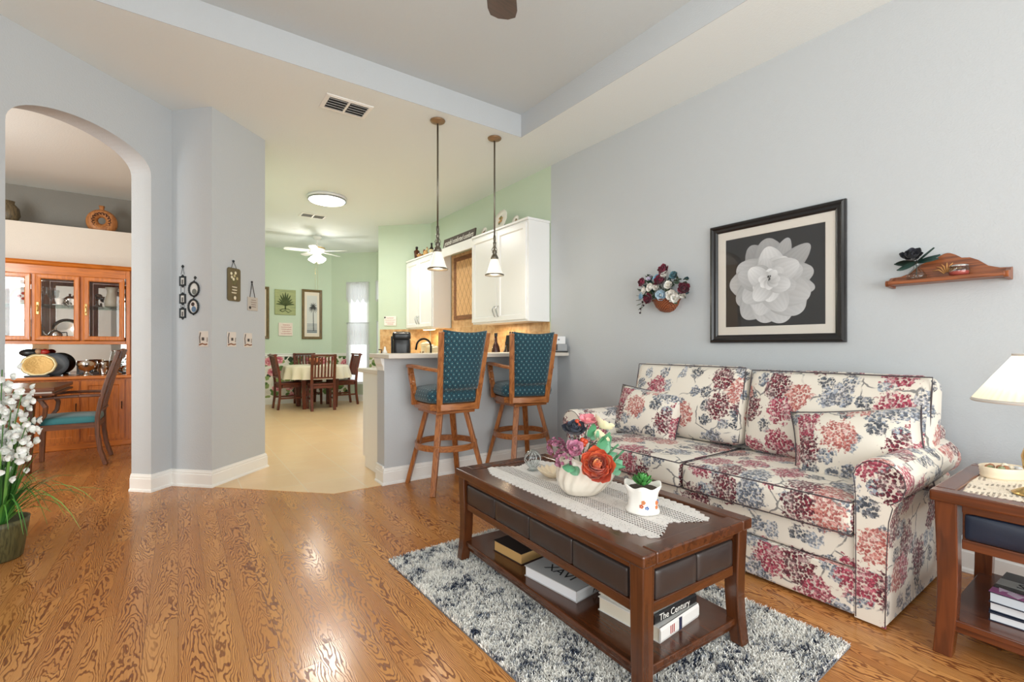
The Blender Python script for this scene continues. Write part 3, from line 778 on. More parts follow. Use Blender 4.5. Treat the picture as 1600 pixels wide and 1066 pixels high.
# sign and ornaments on top of the cabinets
c = thing('sign', 'long dark brown sign with white script leaning above the tile panel', 'sign', (2.985, 5.40, 2.4595), -90)
MB().box(-0.42, -0.008, 0.0, 0.42, 0.008, 0.135, R(-8, 'X')).build('board', plain('dark_sign_paint', srgb(70, 58, 50), 0.6), c)
lettering('grateful comforted comforts', 0.098, 'script_lettering', plain('sign_white', srgb(236, 232, 224), 0.6), c, (0.0, -0.0005, 0.068), (82, 0, 0), 0.0008, 0.35, width=0.68)
def plate_on_stand(name, label, loc, r, rot, col):
    c = thing(name, label, 'plate', loc, -90 + rot, 'plates on the white wall cabinets')
    Mx = R(-14, 'X') @ T(0, 0, r + 0.006) @ R(90, 'X')
    m = MB((0.85, 0.82, 0.75, 1)); m.lathe([(0.001, 0), (r * 0.55, 0), (r * 0.62, 0.006), (r, 0.016), (r * 0.985, 0.02), (r * 0.6, 0.011), (0.001, 0.004)], 24, Mx, fn=lambda p, a, rr, z: (p[0] * (1 + 0.03 * math.cos(10 * a)), p[1] * (1 + 0.03 * math.cos(10 * a)), p[2]))
    m.build('plate', M_VCG, c, smooth=True)
    m = MB(); rg = random.Random(int(r * 1000))
    for k in range(9):
        m.c = col if k % 3 else srgb(98, 112, 70)
        a = rg.random() * 6.28; q = r * 0.42 * rg.random()
        m.lathe([(0.001, 0.0128), (r * 0.13, 0.0122)], 8, Mx @ T(q * math.cos(a), q * math.sin(a), 0), cap=False)
    m.build('painted_motif', M_VC, c)
    m = MB(); m.tube([(-r * 0.4, 0.05, r), (-r * 0.4, 0.04, 0.004), (-r * 0.4, -0.035, 0.004), (r * 0.4, -0.035, 0.004), (r * 0.4, 0.04, 0.004), (r * 0.4, 0.05, r)], 0.003, 6)
    m.build('stand', M_BLKM, c)
    return c
plate_on_stand('plate', 'large ivory plate with floral centre on the wall cabinet above the far stool', (3.06, 4.56, 2.461), 0.135, 0, srgb(196, 150, 96))
plate_on_stand('small_plate', 'small white floral plate beside the dark script sign', (3.06, 4.89, 2.461), 0.062, 0, srgb(150, 70, 60))
plate_on_stand('small_plate', 'small white floral plate at the outer end of the cabinet top, past the large plate', (3.06, 4.23, 2.461), 0.06, 0, srgb(150, 100, 60))

c = thing('bottle', 'slim brown bottle with black stopper on the wall cabinet top', 'bottle', (3.0, 6.74, 2.4605))
m = MB(); m.lathe([(0.028, 0), (0.032, 0.01), (0.046, 0.13), (0.02, 0.15), (0.014, 0.165)], 14).build('body', plain('brown_glass', srgb(84, 42, 20), 0.15), c, smooth=True)
MB().lathe([(0.016, 0.166), (0.022, 0.18), (0.018, 0.2)], 12).build('stopper', M_BLACK, c, smooth=True)
c = thing('figurine', 'small rooster figurine between brown bottles on the wall cabinet top', 'figurine', (3.0, 6.42, 2.4605))
m = MB(srgb(206, 160, 96)); m.ball((0, 0, 0.05), 0.04, 10, sz=(0.03, 0.06, 0.045)); m.c = srgb(120, 60, 36); m.ball((0, 0.055, 0.08), 0.03, 8, sz=(0.014, 0.03, 0.04)); m.c = srgb(226, 200, 150); m.ball((0, -0.05, 0.10), 0.02, 8)
m.c = srgb(90, 50, 30); m.lathe([(0.03, 0), (0.03, 0.01)], 12); m.build('body', M_VC, c, smooth=True)
m = MB(srgb(150, 36, 26)); m.ball((0, -0.05, 0.124), 0.01, 6); m.build('comb', M_VC, c)
c = thing('bottle', 'stout dark bottle with cream label next to the rooster figurine', 'bottle', (3.0, 6.22, 2.4605))
MB().lathe([(0.03, 0), (0.034, 0.01), (0.034, 0.08), (0.014, 0.11), (0.012, 0.145)], 14).build('body', plain('dark_glass', srgb(40, 26, 18), 0.15), c, smooth=True)
MB().lathe([(0.0348, 0.02), (0.0348, 0.07)], 14, cap=False).build('label_band', plain('cream_label', srgb(220, 200, 160), 0.7), c, smooth=True)
MB().lathe([(0.015, 0.146), (0.015, 0.165)], 10).build('stopper', M_BLACK, c)
c = thing('basket', 'little woven basket in front of the brown bottles on the cabinet top', 'basket', (2.985, 6.58, 2.4605))
MB().lathe([(0.035, 0), (0.055, 0.05), (0.052, 0.05), (0.032, 0.004)], 16).build('body', plain('straw', srgb(190, 140, 80), 0.8, bump=(120, 0.6)), c, smooth=True)
m = MB(srgb(230, 214, 196)); rg = random.Random(2)
for k in range(7): m.c = rg.choice([srgb(232, 220, 206), srgb(120, 40, 34), srgb(214, 180, 120)]); m.ball((rg.uniform(-.03, .03), rg.uniform(-.03, .03), 0.055), 0.017, 6)
m.build('filling', M_VC, c, smooth=True)

# things on the worktops and the bar
c = thing('coffee_maker', 'black pod coffee maker standing behind the bar counter', 'coffee maker', (1.72, 4.2, 0.9245), -25)
MB().rbox(0.08, 0.13, 0.14, 0.03, 6, M=T(0, 0.02, 0.141)).build('body', M_BLACK, c, smooth=True)
MB().rbox(0.083, 0.10, 0.04, 0.025, 6, M=T(0, -0.02, 0.30)).build('head', M_BLACK, c, smooth=True)
MB().box(-0.07, -0.16, 0.001, 0.07, -0.02, 0.03).build('drip_tray', M_BLACK, c, bevel=0.006)
MB().tube([(-0.06, -0.10, 0.318), (-0.06, -0.125, 0.325), (0.06, -0.125, 0.325), (0.06, -0.10, 0.318)], 0.006, 8).build('handle', M_SILVER, c, smooth=True)
MB().box(-0.1, -0.02, 0.02, -0.082, 0.14, 0.30).build('water_tank', plain('smoky_plastic', srgb(70, 72, 76), 0.08), c, bevel=0.008)
c = thing('faucet', 'dark gooseneck kitchen faucet beside the coffee maker', 'faucet', (1.99, 4.12, 0.9245))
MB().lathe([(0.028, 0), (0.028, 0.012), (0.016, 0.03), (0.014, 0.05)], 14).build('base', M_BLKM, c, smooth=True)
MB().tube([(0, 0, 0.04), (-0.01, 0, 0.14)] + [(-0.01 - 0.0 + 0.075 * (1 - math.cos(a)) * -1, 0, 0.20 + 0.075 * math.sin(a)) for a in [k * PI / 10 for k in range(11)]] + [(-0.165, 0, 0.17)], 0.009, 10).build('spout', M_BLKM, c, smooth=True)
def canister(label, loc, r, h):
    c = thing('canister', label, 'canister', loc, 0, 'ivory canisters on the worktop')
    m = MB((0.85, 0.74, 0.5, 1)); m.lathe([(r * 0.8, 0), (r, h * 0.15), (r * 0.85, h * 0.75), (r * 1.0, h * 0.8), (r * 0.95, h * 0.84)], 18)
    m.c = srgb(120, 84, 40)
    for k in range(5): m.ball((r * 0.95 * math.cos(2.2 + k * 0.5), r * 0.95 * math.sin(2.2 + k * 0.5), h * (0.35 + 0.1 * (k % 2))), 0.012, 6)
    m.build('jar', M_VCG, c, smooth=True)
    m = MB((0.85, 0.74, 0.5, 1)); m.lathe([(r * 1.02, h * 0.845), (r * 1.02, h * 0.88), (r * 0.5, h * 0.96), (0.012, h * 0.97), (0.014, h)], 18); m.build('lid', M_VCG, c, smooth=True)
canister('tallest ivory canister with lid in the glow of the cabinet light', (2.86, 6.12, 0.9245), 0.075, 0.27)
canister('middle sized ivory canister next to the tallest one', (2.86, 5.93, 0.9245), 0.07, 0.23)
canister('low ivory canister close to the stool back, beside the middle sized one', (2.84, 5.74, 0.9245), 0.075, 0.21)
def sauce_bottle(label, loc, h, col):
    c = thing('bottle', label, 'bottle', loc, 0, 'bottles on the worktop')
    MB().lathe([(0.042, 0), (0.046, 0.01), (0.046, h * 0.45), (0.038, h * 0.58), (0.016, h * 0.72), (0.015, h * 0.9)], 16).build('body', plain('glass_' + name_of(col), col, 0.08), c, smooth=True)
    MB().lathe([(0.0465, h * 0.12), (0.0465, h * 0.4)], 16, cap=False).build('label_band', plain('dark_label', srgb(58, 40, 34), 0.6), c, smooth=True)
    MB().lathe([(0.017, h * 0.9), (0.018, h)], 12).build('cap', M_BLACK, c)
def name_of(c): return '%d_%d_%d' % tuple(int(k * 100) for k in c[:3])
sauce_bottle('tall dark bottle with label between the two stool backs', (2.78, 4.20, 0.9245), 0.345, srgb(74, 38, 26))
sauce_bottle('short dark bottle tucked next to the tall one between the stools', (2.90, 4.17, 0.9245), 0.25, srgb(60, 44, 30))
c = thing('utensil_holder', 'tan holder standing next to the short dark bottle behind the stools', 'holder', (2.97, 4.08, 0.9245))
MB().rbox(0.05, 0.05, 0.14, 0.02, 4, M=T(0, 0, 0.141)).build('body', plain('tan_holder', srgb(150, 116, 80), 0.5), c, smooth=True)
c = thing('knife_block', 'black slanted knife block peeking over the far stool back', 'knife block', (3.06, 4.32, 0.9245), 20)
MB().prism([(-0.09, 0.0), (0.07, 0.0), (0.10, 0.30), (-0.02, 0.33)], -0.05, 0.05, R(90, 'X')).build('block', M_BLACK, c, bevel=0.006)
for k in range(3): MB().bar((0.02, -0.03 + 0.03 * k, 0.30), (0.035, -0.03 + 0.03 * k, 0.37), 0.02, 0.012).build('knife_handle', M_BLACK, c, bevel=0.003)
c = thing('radio', 'small grey appliance at the wall end of the bar counter', 'appliance', (3.15, 3.605, 1.0675), -20)
MB().box(-0.07, -0.06, 0.012, 0.07, 0.06, 0.085).build('body', plain('grey_plastic', srgb(158, 160, 162), 0.4), c, bevel=0.006)
MB().box(-0.075, -0.065, 0.0, 0.075, 0.065, 0.012).build('base', M_BLACK, c, bevel=0.003)
MB().box(-0.0705, -0.0615, 0.02, -0.035, -0.0595, 0.08).build('dark_panel', M_BLACK, c)
c = thing('carton', 'white paper carton standing on the small grey appliance', 'box', (3.15, 3.605, 1.153), -16)
MB().box(-0.055, -0.045, 0.0, 0.055, 0.045, 0.075).build('box', plain('white_card', srgb(238, 238, 238), 0.6), c, bevel=0.002)
MB().box(-0.03, -0.0462, 0.035, -0.012, -0.0452, 0.05).build('printed_mark', plain('grey_print', srgb(120, 124, 132), 0.6), c)
c = thing('soap_bottle', 'pink and white soap bottle with black pump on the lower worktop end', 'bottle', (1.56, 4.30, 0.9245))
m = MB(srgb(240, 236, 234)); m.lathe([(0.032, 0), (0.036, 0.01), (0.036, 0.09), (0.02, 0.12)], 16); m.c = srgb(190, 90, 120); m.ball((-0.02, -0.028, 0.06), 0.022, 8, sz=(0.02, 0.012, 0.03)); m.build('body', M_VCG, c, smooth=True)
m = MB(); m.lathe([(0.014, 0.12), (0.014, 0.14)], 10); m.tube([(0, 0, 0.14), (0, 0, 0.17), (-0.03, 0, 0.172)], 0.005, 6); m.build('pump', M_BLACK, c)
c = thing('figurine', 'tiny white figurine on the bar counter left of the coffee maker', 'figurine', (1.45, 3.92, 1.0675))
m = MB(); m.lathe([(0.02, 0), (0.022, 0.01), (0.012, 0.03), (0.008, 0.05), (0.001, 0.062)], 12).build('body', M_CERAM, c, smooth=True)
c = thing('plaque', 'small white plaque with red words on the diagonal green wall', 'plaque', (2.61 + 0.205 * Q, 7.34 - 0.205 * Q, 1.53), -45)
MB().box(-0.1, -0.016, -0.075, 0.1, -0.001, 0.075).build('board', plain('white_plaque', srgb(236, 230, 224), 0.6), c, bevel=0.003)
m = MB(srgb(186, 60, 60))
for k, (w_, z_) in enumerate([(0.06, 0.045), (0.085, 0.012), (0.075, -0.02), (0.055, -0.048)]):
    m.tube([(-w_ + 2 * w_ * i / 24, -0.0165, z_ + 0.009 * math.sin(i * 1.9) * (0.6 + 0.4 * math.cos(i))) for i in range(25)], 0.0022, 4)
m.build('red_script', M_VC, c)
m = MB(srgb(40, 44, 50)); m.ball((-0.085, -0.018, 0.055), 0.014, 6); m.build('painted_bird', M_VC, c)

# lamps over the bar
def pendant(label, x):
    c = thing('pendant_lamp', label, 'lamp', (x, 3.615, H), 0, 'pendant lamps over the bar')
    MB().lathe([(0.062, -0.001), (0.064, -0.006), (0.060, -0.014), (0.046, -0.02), (0.012, -0.024), (0.008, -0.03)], 24).build('canopy', M_BRONZE, c, smooth=True)
    MB().tube([(0, 0, -0.028), (0, 0, -0.92)], 0.0075, 10).build('rod', M_NICKEL, c, smooth=True)
    m = MB(); m.lathe([(0.011, -0.90), (0.013, -0.93), (0.010, -0.96), (0.016, -0.965), (0.013, -0.985), (0.010, -1.03), (0.018, -1.04), (0.024, -1.055), (0.017, -1.07), (0.026, -1.085), (0.036, -1.105), (0.034, -1.12)], 16)
    for k in range(3):
        a = k * 2.1; m.tube([(0.01 * math.cos(a), 0.01 * math.sin(a), -1.0), (0.028 * math.cos(a), 0.028 * math.sin(a), -1.03), (0.012 * math.cos(a), 0.012 * math.sin(a), -1.06)], 0.0035, 6)
    m.build('fitter', M_NICKEL, c, smooth=True)
    prof = [(0.031, -1.115), (0.038, -1.13), (0.050, -1.17), (0.063, -1.215), (0.074, -1.245), (0.086, -1.262)]
    MB().lathe(prof + [(r - 0.004, z) for r, z in reversed(prof)], 28).build('shade', plain('opal_glass', srgb(246, 240, 226), 0.3, emit=(1, 0.94, 0.84, 1), estr=0.25), c, smooth=True)
    MB().lathe([(0.086, -1.258), (0.089, -1.262), (0.088, -1.270), (0.083, -1.270)], 28).build('rim', M_NICKEL, c, smooth=True)
    MB().lathe([(0.001, -1.2655), (0.082, -1.2655)], 28, cap=False).build('diffuser', M_BULB, c)
    light('pendant_glow', 'POINT', (x, 3.615, H - 1.33), 3.5, (1, 0.9, 0.76), 0.05)
pendant('pendant lamp hanging above the near stool', 1.80)
pendant('pendant lamp hanging above the stool next to the wall', 2.378)

# ceiling fittings
c = thing('ceiling_light', 'round white flush ceiling light over the kitchen floor', 'light', (1.567, 6.3, H))
MB().lathe([(0.24, -0.001), (0.245, -0.02), (0.24, -0.03), (0.225, -0.035)], 36).build('ring', plain('white_metal', srgb(226, 226, 226), 0.3), c, smooth=True)
MB().lathe([(0.228, -0.035), (0.21, -0.06), (0.15, -0.078), (0.001, -0.085)], 36, cap=False).build('diffuser', plain('lit_dome', srgb(255, 252, 246), 0.3, emit=(1, 0.97, 0.92, 1), estr=8.0), c, smooth=True)
MB().lathe([(0.232, -0.034), (0.236, -0.05), (0.226, -0.05)], 36).build('trim_ring', M_STEEL, c, smooth=True)
light('dome_glow', 'AREA', (1.567, 6.3, H - 0.1), 27, (1, 0.97, 0.92), 0.42)
def vent(label, loc, w_, h_, rz):
    c = thing('ceiling_vent', label, 'vent', loc, rz, 'ceiling vents')
    mx = R(-90, 'X')
    MB().rframe(w_, h_, [(0, -0.001), (0, -0.006), (0.02, -0.012), (0.03, -0.010), (0.03, -0.001)], R(-90, 'X') @ S(1, 1, 1) if False else Matrix(((1, 0, 0, 0), (0, 0, 1, 0), (0, 1, 0, 0), (0, 0, 0, 1)))).build('frame', M_TRIM, c)
    MB().box(-w_ / 2 + 0.03, -h_ / 2 + 0.03, -0.002, w_ / 2 - 0.03, h_ / 2 - 0.03, -0.0005).build('dark_opening', plain('vent_dark', srgb(60, 60, 60), 0.8), c)
    for sx in (-1, 1):
        n_ = 5
        for k in range(n_):
            y_ = -h_ / 2 + 0.045 + k * (h_ - 0.09) / (n_ - 1); x_ = sx * (w_ / 4 - 0.01)
            MB().box(-w_ / 4 + 0.022, -0.011, -0.0006, w_ / 4 - 0.022, 0.011, 0.0006, T(x_, y_, -0.009) @ R(35, 'X')).build('slat', M_TRIM, c)
    MB().box(-0.008, -h_ / 2 + 0.03, -0.012, 0.008, h_ / 2 - 0.03, -0.002).build('mullion', M_TRIM, c)
vent('larger ceiling vent in front of the grey tray edge', (1.10, 3.83, H), 0.36, 0.25, 0)
vent('smaller ceiling vent past the round ceiling light', (1.62, 7.32, H), 0.36, 0.22, 0)

# nook ceiling fan
c = thing('ceiling_fan', 'white ceiling fan with lit glass shades above the round table', 'fan', (1.98, 8.64, H), 12)
MB().lathe([(0.075, -0.001), (0.075, -0.03), (0.05, -0.06), (0.02, -0.07)], 20).build('canopy', M_TRIM, c, smooth=True)
MB().tube([(0, 0, -0.06), (0, 0, -0.18)], 0.013, 10).build('rod', M_TRIM, c)
MB().lathe([(0.03, -0.17), (0.10, -0.18), (0.13, -0.20), (0.13, -0.24), (0.10, -0.28), (0.06, -0.30), (0.05, -0.34)], 24).build('motor', M_TRIM, c, smooth=True)
MB().lathe([(0.132, -0.205), (0.135, -0.215), (0.132, -0.225)], 24).build('band', M_BRASS, c, smooth=True)
for k in range(5):
    a = k * 72 + 20
    MB().prism([(0.13, -0.045), (0.18, -0.055), (0.48, -0.062), (0.52, -0.045), (0.53, 0), (0.52, 0.045), (0.48, 0.062), (0.18, 0.055), (0.13, 0.045)], -0.004, 0.004, R(a, 'Z') @ T(0, 0, -0.265) @ R(10, 'X')).build('blade', M_TRIM, c)
for k in range(4):
    a = rad(k * 90 + 30); d = Vector((math.cos(a) * 0.75, math.sin(a) * 0.75, -1)).normalized()
    F = frame_to((0.05 * math.cos(a), 0.05 * math.sin(a), -0.345), d)
    MB().lathe([(0.022, 0), (0.03, 0.02), (0.045, 0.06), (0.062, 0.105), (0.058, 0.105), (0.026, 0.02)], 16, F).build('glass_shade', M_BULB, c, smooth=True)
for k in (-1, 1): MB().tube([(0.02 * k, 0.02, -0.34), (0.02 * k, 0.02, -0.95)], 0.0015, 5).build('pull_chain', M_BRASS, c)
light('fan_glow', 'POINT', (1.90, 8.46, H - 0.62), 9.5, (1, 0.95, 0.88), 0.12)

# living-room ceiling fan: one dark blade reaches into view
c = thing('ceiling_fan', 'dark brown ceiling fan below the grey tray ceiling', 'fan', (0.90, 1.38, TZ), 0)
DKW = wood('walnut_blade', srgb(62, 42, 34), srgb(40, 26, 20), 'x', 0.35)
MB().lathe([(0.08, -0.001), (0.08, -0.03), (0.05, -0.06), (0.02, -0.08)], 20).build('canopy', M_BLKM, c, smooth=True)
MB().tube([(0, 0, -0.07), (0, 0, -0.40)], 0.014, 10).build('rod', M_BLKM, c)
MB().lathe([(0.03, -0.39), (0.12, -0.41), (0.14, -0.45), (0.13, -0.52), (0.08, -0.56), (0.04, -0.58)], 24).build('motor', M_BLKM, c, smooth=True)
for k in range(5):
    a = 52.5 + 72 * k
    MB().prism([(0.14, -0.05), (0.25, -0.062), (0.61, -0.072), (0.655, -0.062), (0.675, -0.025), (0.675, 0.025), (0.655, 0.062), (0.61, 0.072), (0.25, 0.062), (0.14, 0.05)], -0.004, 0.004, R(a, 'Z') @ T(0, 0, -0.505) @ R(8, 'X')).build('blade', DKW, c, bevel=0.002)
light('fan_lamp', 'POINT', (0.90, 1.38, 2.5), 17, (0.95, 1, 0.96), 0.2)  # added unseen fill light that evens out the living room
# ------------------------------------------------------------------ sofa
def make_sofa():
    s = thing('sofa', 'cream sofa printed with burgundy and grey hydrangeas, against the grey wall', 'sofa', (2.28, 0.65, 0))
    # local: x from the front (0) to the wall (0.9), y from the near end (0) to the far end (1.9)
    def arm(y0, sg, name='arm'):
        # profile in (y, z): y measured outwards from the inner face
        prof = [(0.0, 0.014), (0.0, 0.30), (0.0, 0.50), (-0.004, 0.57)]
        for k in range(13):
            a = rad(170 - 19.5 * k); prof.append((0.078 + 0.088 * math.cos(a), 0.592 + 0.088 * math.sin(a)))
        prof += [(0.125, 0.50), (0.112, 0.44), (0.105, 0.30), (0.10, 0.014)]
        vs = []; xs = [0.0, 0.012, 0.25, 0.5, 0.70, 0.80, 0.83]
        for x in xs:
            t = 0.0 if x < 0.71 else (x - 0.70) / 0.13
            k_ = 0.985 if x in (0.0, 0.83) else 1.0
            for y, z in prof:
                yy = 0.05 + (y - 0.05) * k_; zz = 0.03 + (z - 0.03) * (1 - 0.0 * t) * k_
                zz -= 0.012 * math.sin(min(1, x / 0.7) * PI) * (1 if z > 0.5 else 0)
                vs.append((x, y0 + sg * yy, zz))
        n = len(prof); m = MB(); fs = []
        for i in range(len(xs) - 1):
            for j in range(n): fs.append((i * n + j, i * n + (j + 1) % n, (i + 1) * n + (j + 1) % n, (i + 1) * n + j))
        fs += [tuple(range(n)), tuple((len(xs) - 1) * n + j for j in range(n))]
        if sg > 0: fs = [f[::-1] for f in fs]
        m.add(vs, fs)
        o = m.build(name, M_FLORAL, s, smooth=False, uv='box', bevel=0.006)
        pp = [(0.002, y0 + sg * (0.05 + (y - 0.05) * 0.985), 0.03 + (z - 0.03) * 0.985) for y, z in prof]
        MB().tube(pp, 0.003, 6).build('piping', plain('dark_piping', srgb(74, 66, 70), 0.8), o, smooth=True)
        return o
    arm(0.105, -1); arm(1.745, 1)
    y0, y1 = 0.107, 1.743
    MB().box(0.012, y0, 0.205, 0.80, y1, 0.335).build('front_rail', M_FLORAL, s, uv='box', bevel=0.012)
    MB().box(0.0, y0, 0.014, 0.80, y1, 0.20).build('base', M_FLORAL, s, uv='box', bevel=0.012)
    MB().box(0.70, 0.0, 0.03, 0.86, 1.85, 0.74).build('back_frame', M_FLORAL, s, uv='box', bevel=0.03)
    half = (y1 - y0) / 4
    for k in range(2):
        yc = y0 + half * (2 * k + 1)
        M_ = T(0.315, yc, 0.412)
        c = MB().rbox(0.335, half - 0.003, 0.076, 0.035, 12, (0, 0.0, 0.022), M_).build('seat_cushion', M_FLORAL, s, smooth=True, uv='box', weld=True)
        for z in (0.068, -0.066):
            pts = [(0.315 + sx * 0.325, yc + sy * (half - 0.012), 0.412 + z) for sx, sy in ((1, -1), (-1, -1), (-1, 1), (1, 1))]
            fine = []
            for a, b in zip(pts[:-1], pts[1:]):
                for i in range(8): fine.append(tuple(a[q] + (b[q] - a[q]) * i / 8 for q in range(3)))
            fine.append(pts[-1])
            MB().tube(fine, 0.0032, 6).build('piping', plain('dark_piping', srgb(74, 66, 70), 0.8), c, smooth=True)
    for k in range(2):
        yc = [0.425, 1.305][k]; hw = [0.44, 0.43][k]
        M_ = T(0.635, yc, 0.735 + 0.012 * k) @ R(11, 'Y')
        c = MB().rbox(0.095, hw, 0.245, 0.06, 12, (0.05, 0, 0.012), M_, fn=lambda p: Vector((p.x * (1 - 0.25 * max(0, p.z) / 0.245), p.y, p.z + (0.012 * (abs(p.y) / hw) ** 6 if p.z > 0 else 0)))).build('back_cushion', M_FLORAL, s, smooth=True, uv='box', weld=True)
        q = [M_ @ Vector((-0.082 + 0.012 * abs(sz), sy * (hw - 0.014), sz * 0.228 + (0.01 if sz > 0 else 0))) for sy, sz in ((-1, -1), (-1, 1), (1, 1), (1, -1))]
        fine = [q[i].lerp(q[(i + 1) % 4], t / 8) for i in range(4) for t in range(8)]
        MB().tube(fine, 0.0032, 6, closed=True).build('piping', plain('dark_piping', srgb(74, 66, 70), 0.8), c, smooth=True)
    return s
make_sofa()
p = MB().pillow(0.275, 0.20, 0.10, 16).build('throw_pillow', M_FLORAL, smooth=True, uv='box', weld=True)
tag(p, 'floral throw pillow propped in the sofa corner by the side table', 'pillow', 'floral throw pillows')
pip = plain('dark_piping', srgb(74, 66, 70), 0.8)
def pillow_cord(p, a, b):
    out = []
    for sx0, sy0, sx1, sy1 in ((-1, -1, 1, -1), (1, -1, 1, 1), (1, 1, -1, 1), (-1, 1, -1, -1)):
        for i in range(10):
            x, y = sx0 + (sx1 - sx0) * i / 10, sy0 + (sy1 - sy0) * i / 10
            out.append((a * x * (1 - 0.07 * (1 - y * y)), b * y * (1 - 0.07 * (1 - x * x)), 0))
    MB().tube(out, 0.0042, 6, closed=True).build('piping', pip, p, smooth=True)
pillow_cord(p, 0.275, 0.20)
p.matrix_world = T(2.71, 0.90, 0.635) @ R(-92, 'Z') @ R(64, 'X') @ R(14, 'Z') @ R(8, 'Y')
p = MB().pillow(0.28, 0.185, 0.095, 16).build('throw_pillow', M_FLORAL, smooth=True, uv='box', weld=True)
tag(p, 'floral throw pillow propped in the sofa corner next to the bar', 'pillow', 'floral throw pillows')
pillow_cord(p, 0.28, 0.185)
p.matrix_world = T(2.74, 2.18, 0.645) @ R(-86, 'Z') @ R(68, 'X') @ R(-4, 'Z')

# ------------------------------------------------------------------ rug
def make_rug():
    r = thing('rug', 'shaggy white and navy flecked rug under the coffee table', 'rug', (1.475, 1.535, 0.0005), 1.6)
    hx, hy = 0.555, 0.855
    MB().box(-hx, -hy, 0, hx, hy, 0.006).build('backing', plain('rug_backing', srgb(120, 120, 122), 0.95), r)
    rg = np.random.RandomState(4); N = 110000
    x = rg.uniform(-hx, hx, N); y = rg.uniform(-hy, hy, N)
    a = rg.uniform(0, 2 * PI, N); L = rg.uniform(0.013, 0.022, N); lean = rg.uniform(0.004, 0.012, N); w = rg.uniform(0.0013, 0.0025, N)
    la = a + rg.normal(0, 0.8, N)
    ca, sa = np.cos(a), np.sin(a)
    V = np.zeros((N, 6, 3), np.float32)
    for k, t in enumerate((0.0, 0.6, 1.0)):
        cx = x + lean * np.cos(la) * t * t; cy = y + lean * np.sin(la) * t * t; z = 0.005 + L * t * (1 - 0.15 * t)
        ww = w * (1 - 0.45 * t)
        V[:, 2 * k, 0] = cx - ca * ww; V[:, 2 * k, 1] = cy - sa * ww; V[:, 2 * k, 2] = z
        V[:, 2 * k + 1, 0] = cx + ca * ww; V[:, 2 * k + 1, 1] = cy + sa * ww; V[:, 2 * k + 1, 2] = z
    f = np.zeros(N)
    for i in range(N):
        f[i] = noise.noise((x[i] * 11, y[i] * 11, 0.3)) * 0.6 + noise.noise((x[i] * 70, y[i] * 70, 7.3)) * 0.9
    f += rg.normal(0, 0.2, N)
    pal = np.array([srgb(250, 247, 240), srgb(226, 224, 220), srgb(150, 156, 166), srgb(44, 54, 76)], np.float32)
    idx = np.digitize(f, [0.12, 0.30, 0.42])
    col = pal[idx] * rg.uniform(0.85, 1.08, (N, 1)).astype(np.float32); col[:, 3] = 1
    me = bpy.data.meshes.new('pile'); me.vertices.add(N * 6); me.vertices.foreach_set('co', V.reshape(-1))
    base = (np.arange(N) * 6)[:, None]
    quads = np.concatenate([base + np.array([0, 1, 3, 2]), base + np.array([2, 3, 5, 4])], 1).reshape(-1)
    me.loops.add(len(quads)); me.loops.foreach_set('vertex_index', quads.astype(np.int32))
    me.polygons.add(N * 2); me.polygons.foreach_set('loop_start', np.arange(0, N * 8, 4, dtype=np.int32))
    me.update(calc_edges=True)
    at = me.attributes.new('Col', 'FLOAT_COLOR', 'POINT'); at.data.foreach_set('color', np.repeat(col, 6, 0).reshape(-1))
    me.materials.append(vcol('rug_yarn', 0.95))
    o = bpy.data.objects.new('pile', me); COL.objects.link(o); o.parent = r; o['kind'] = 'stuff'
make_rug()

# ------------------------------------------------------------------ coffee table (local: x short side, y long side)
CT = (1.468, 1.545); CR = -1.9
def leg_mesh(m, sx, sy, hx, hy, z0, z1, w, flare=0.009):
    prev = None; vs = []; steps = 7
    for i in range(steps + 1):
        t = i / steps; z = z0 + (z1 - z0) * t
        fl = flare * max(0, (1 - t / 0.55)) ** 2 - 0.004 * math.sin(PI * min(1, t / 0.9))
        ww = w * (0.86 + 0.14 * t)
        cx, cy = sx * (hx - w / 2 + fl), sy * (hy - w / 2 + fl)
        for ax, ay in ((-1, -1), (1, -1), (1, 1), (-1, 1)): vs.append((cx + ax * ww / 2, cy + ay * ww / 2, z))
    fs = [(3, 2, 1, 0), tuple(steps * 4 + k for k in range(4))]
    for i in range(steps):
        for k in range(4): fs.append((i * 4 + k, i * 4 + (k + 1) % 4, i * 4 + 4 + (k + 1) % 4, i * 4 + 4 + k))
    m.add(vs, fs); return m
def pads(parent, n, x0, x1, z0, z1, place_m, mat):
    w = (x1 - x0) / n
    for k in range(n):
        MB().rbox(w / 2 - 0.0015, 0.012, (z1 - z0) / 2, 0.009, 8, (0, 0.006, 0), place_m @ T(x0 + w * (k + 0.5), 0, (z0 + z1) / 2)).build('leather_pad', mat, parent, smooth=True, weld=True)
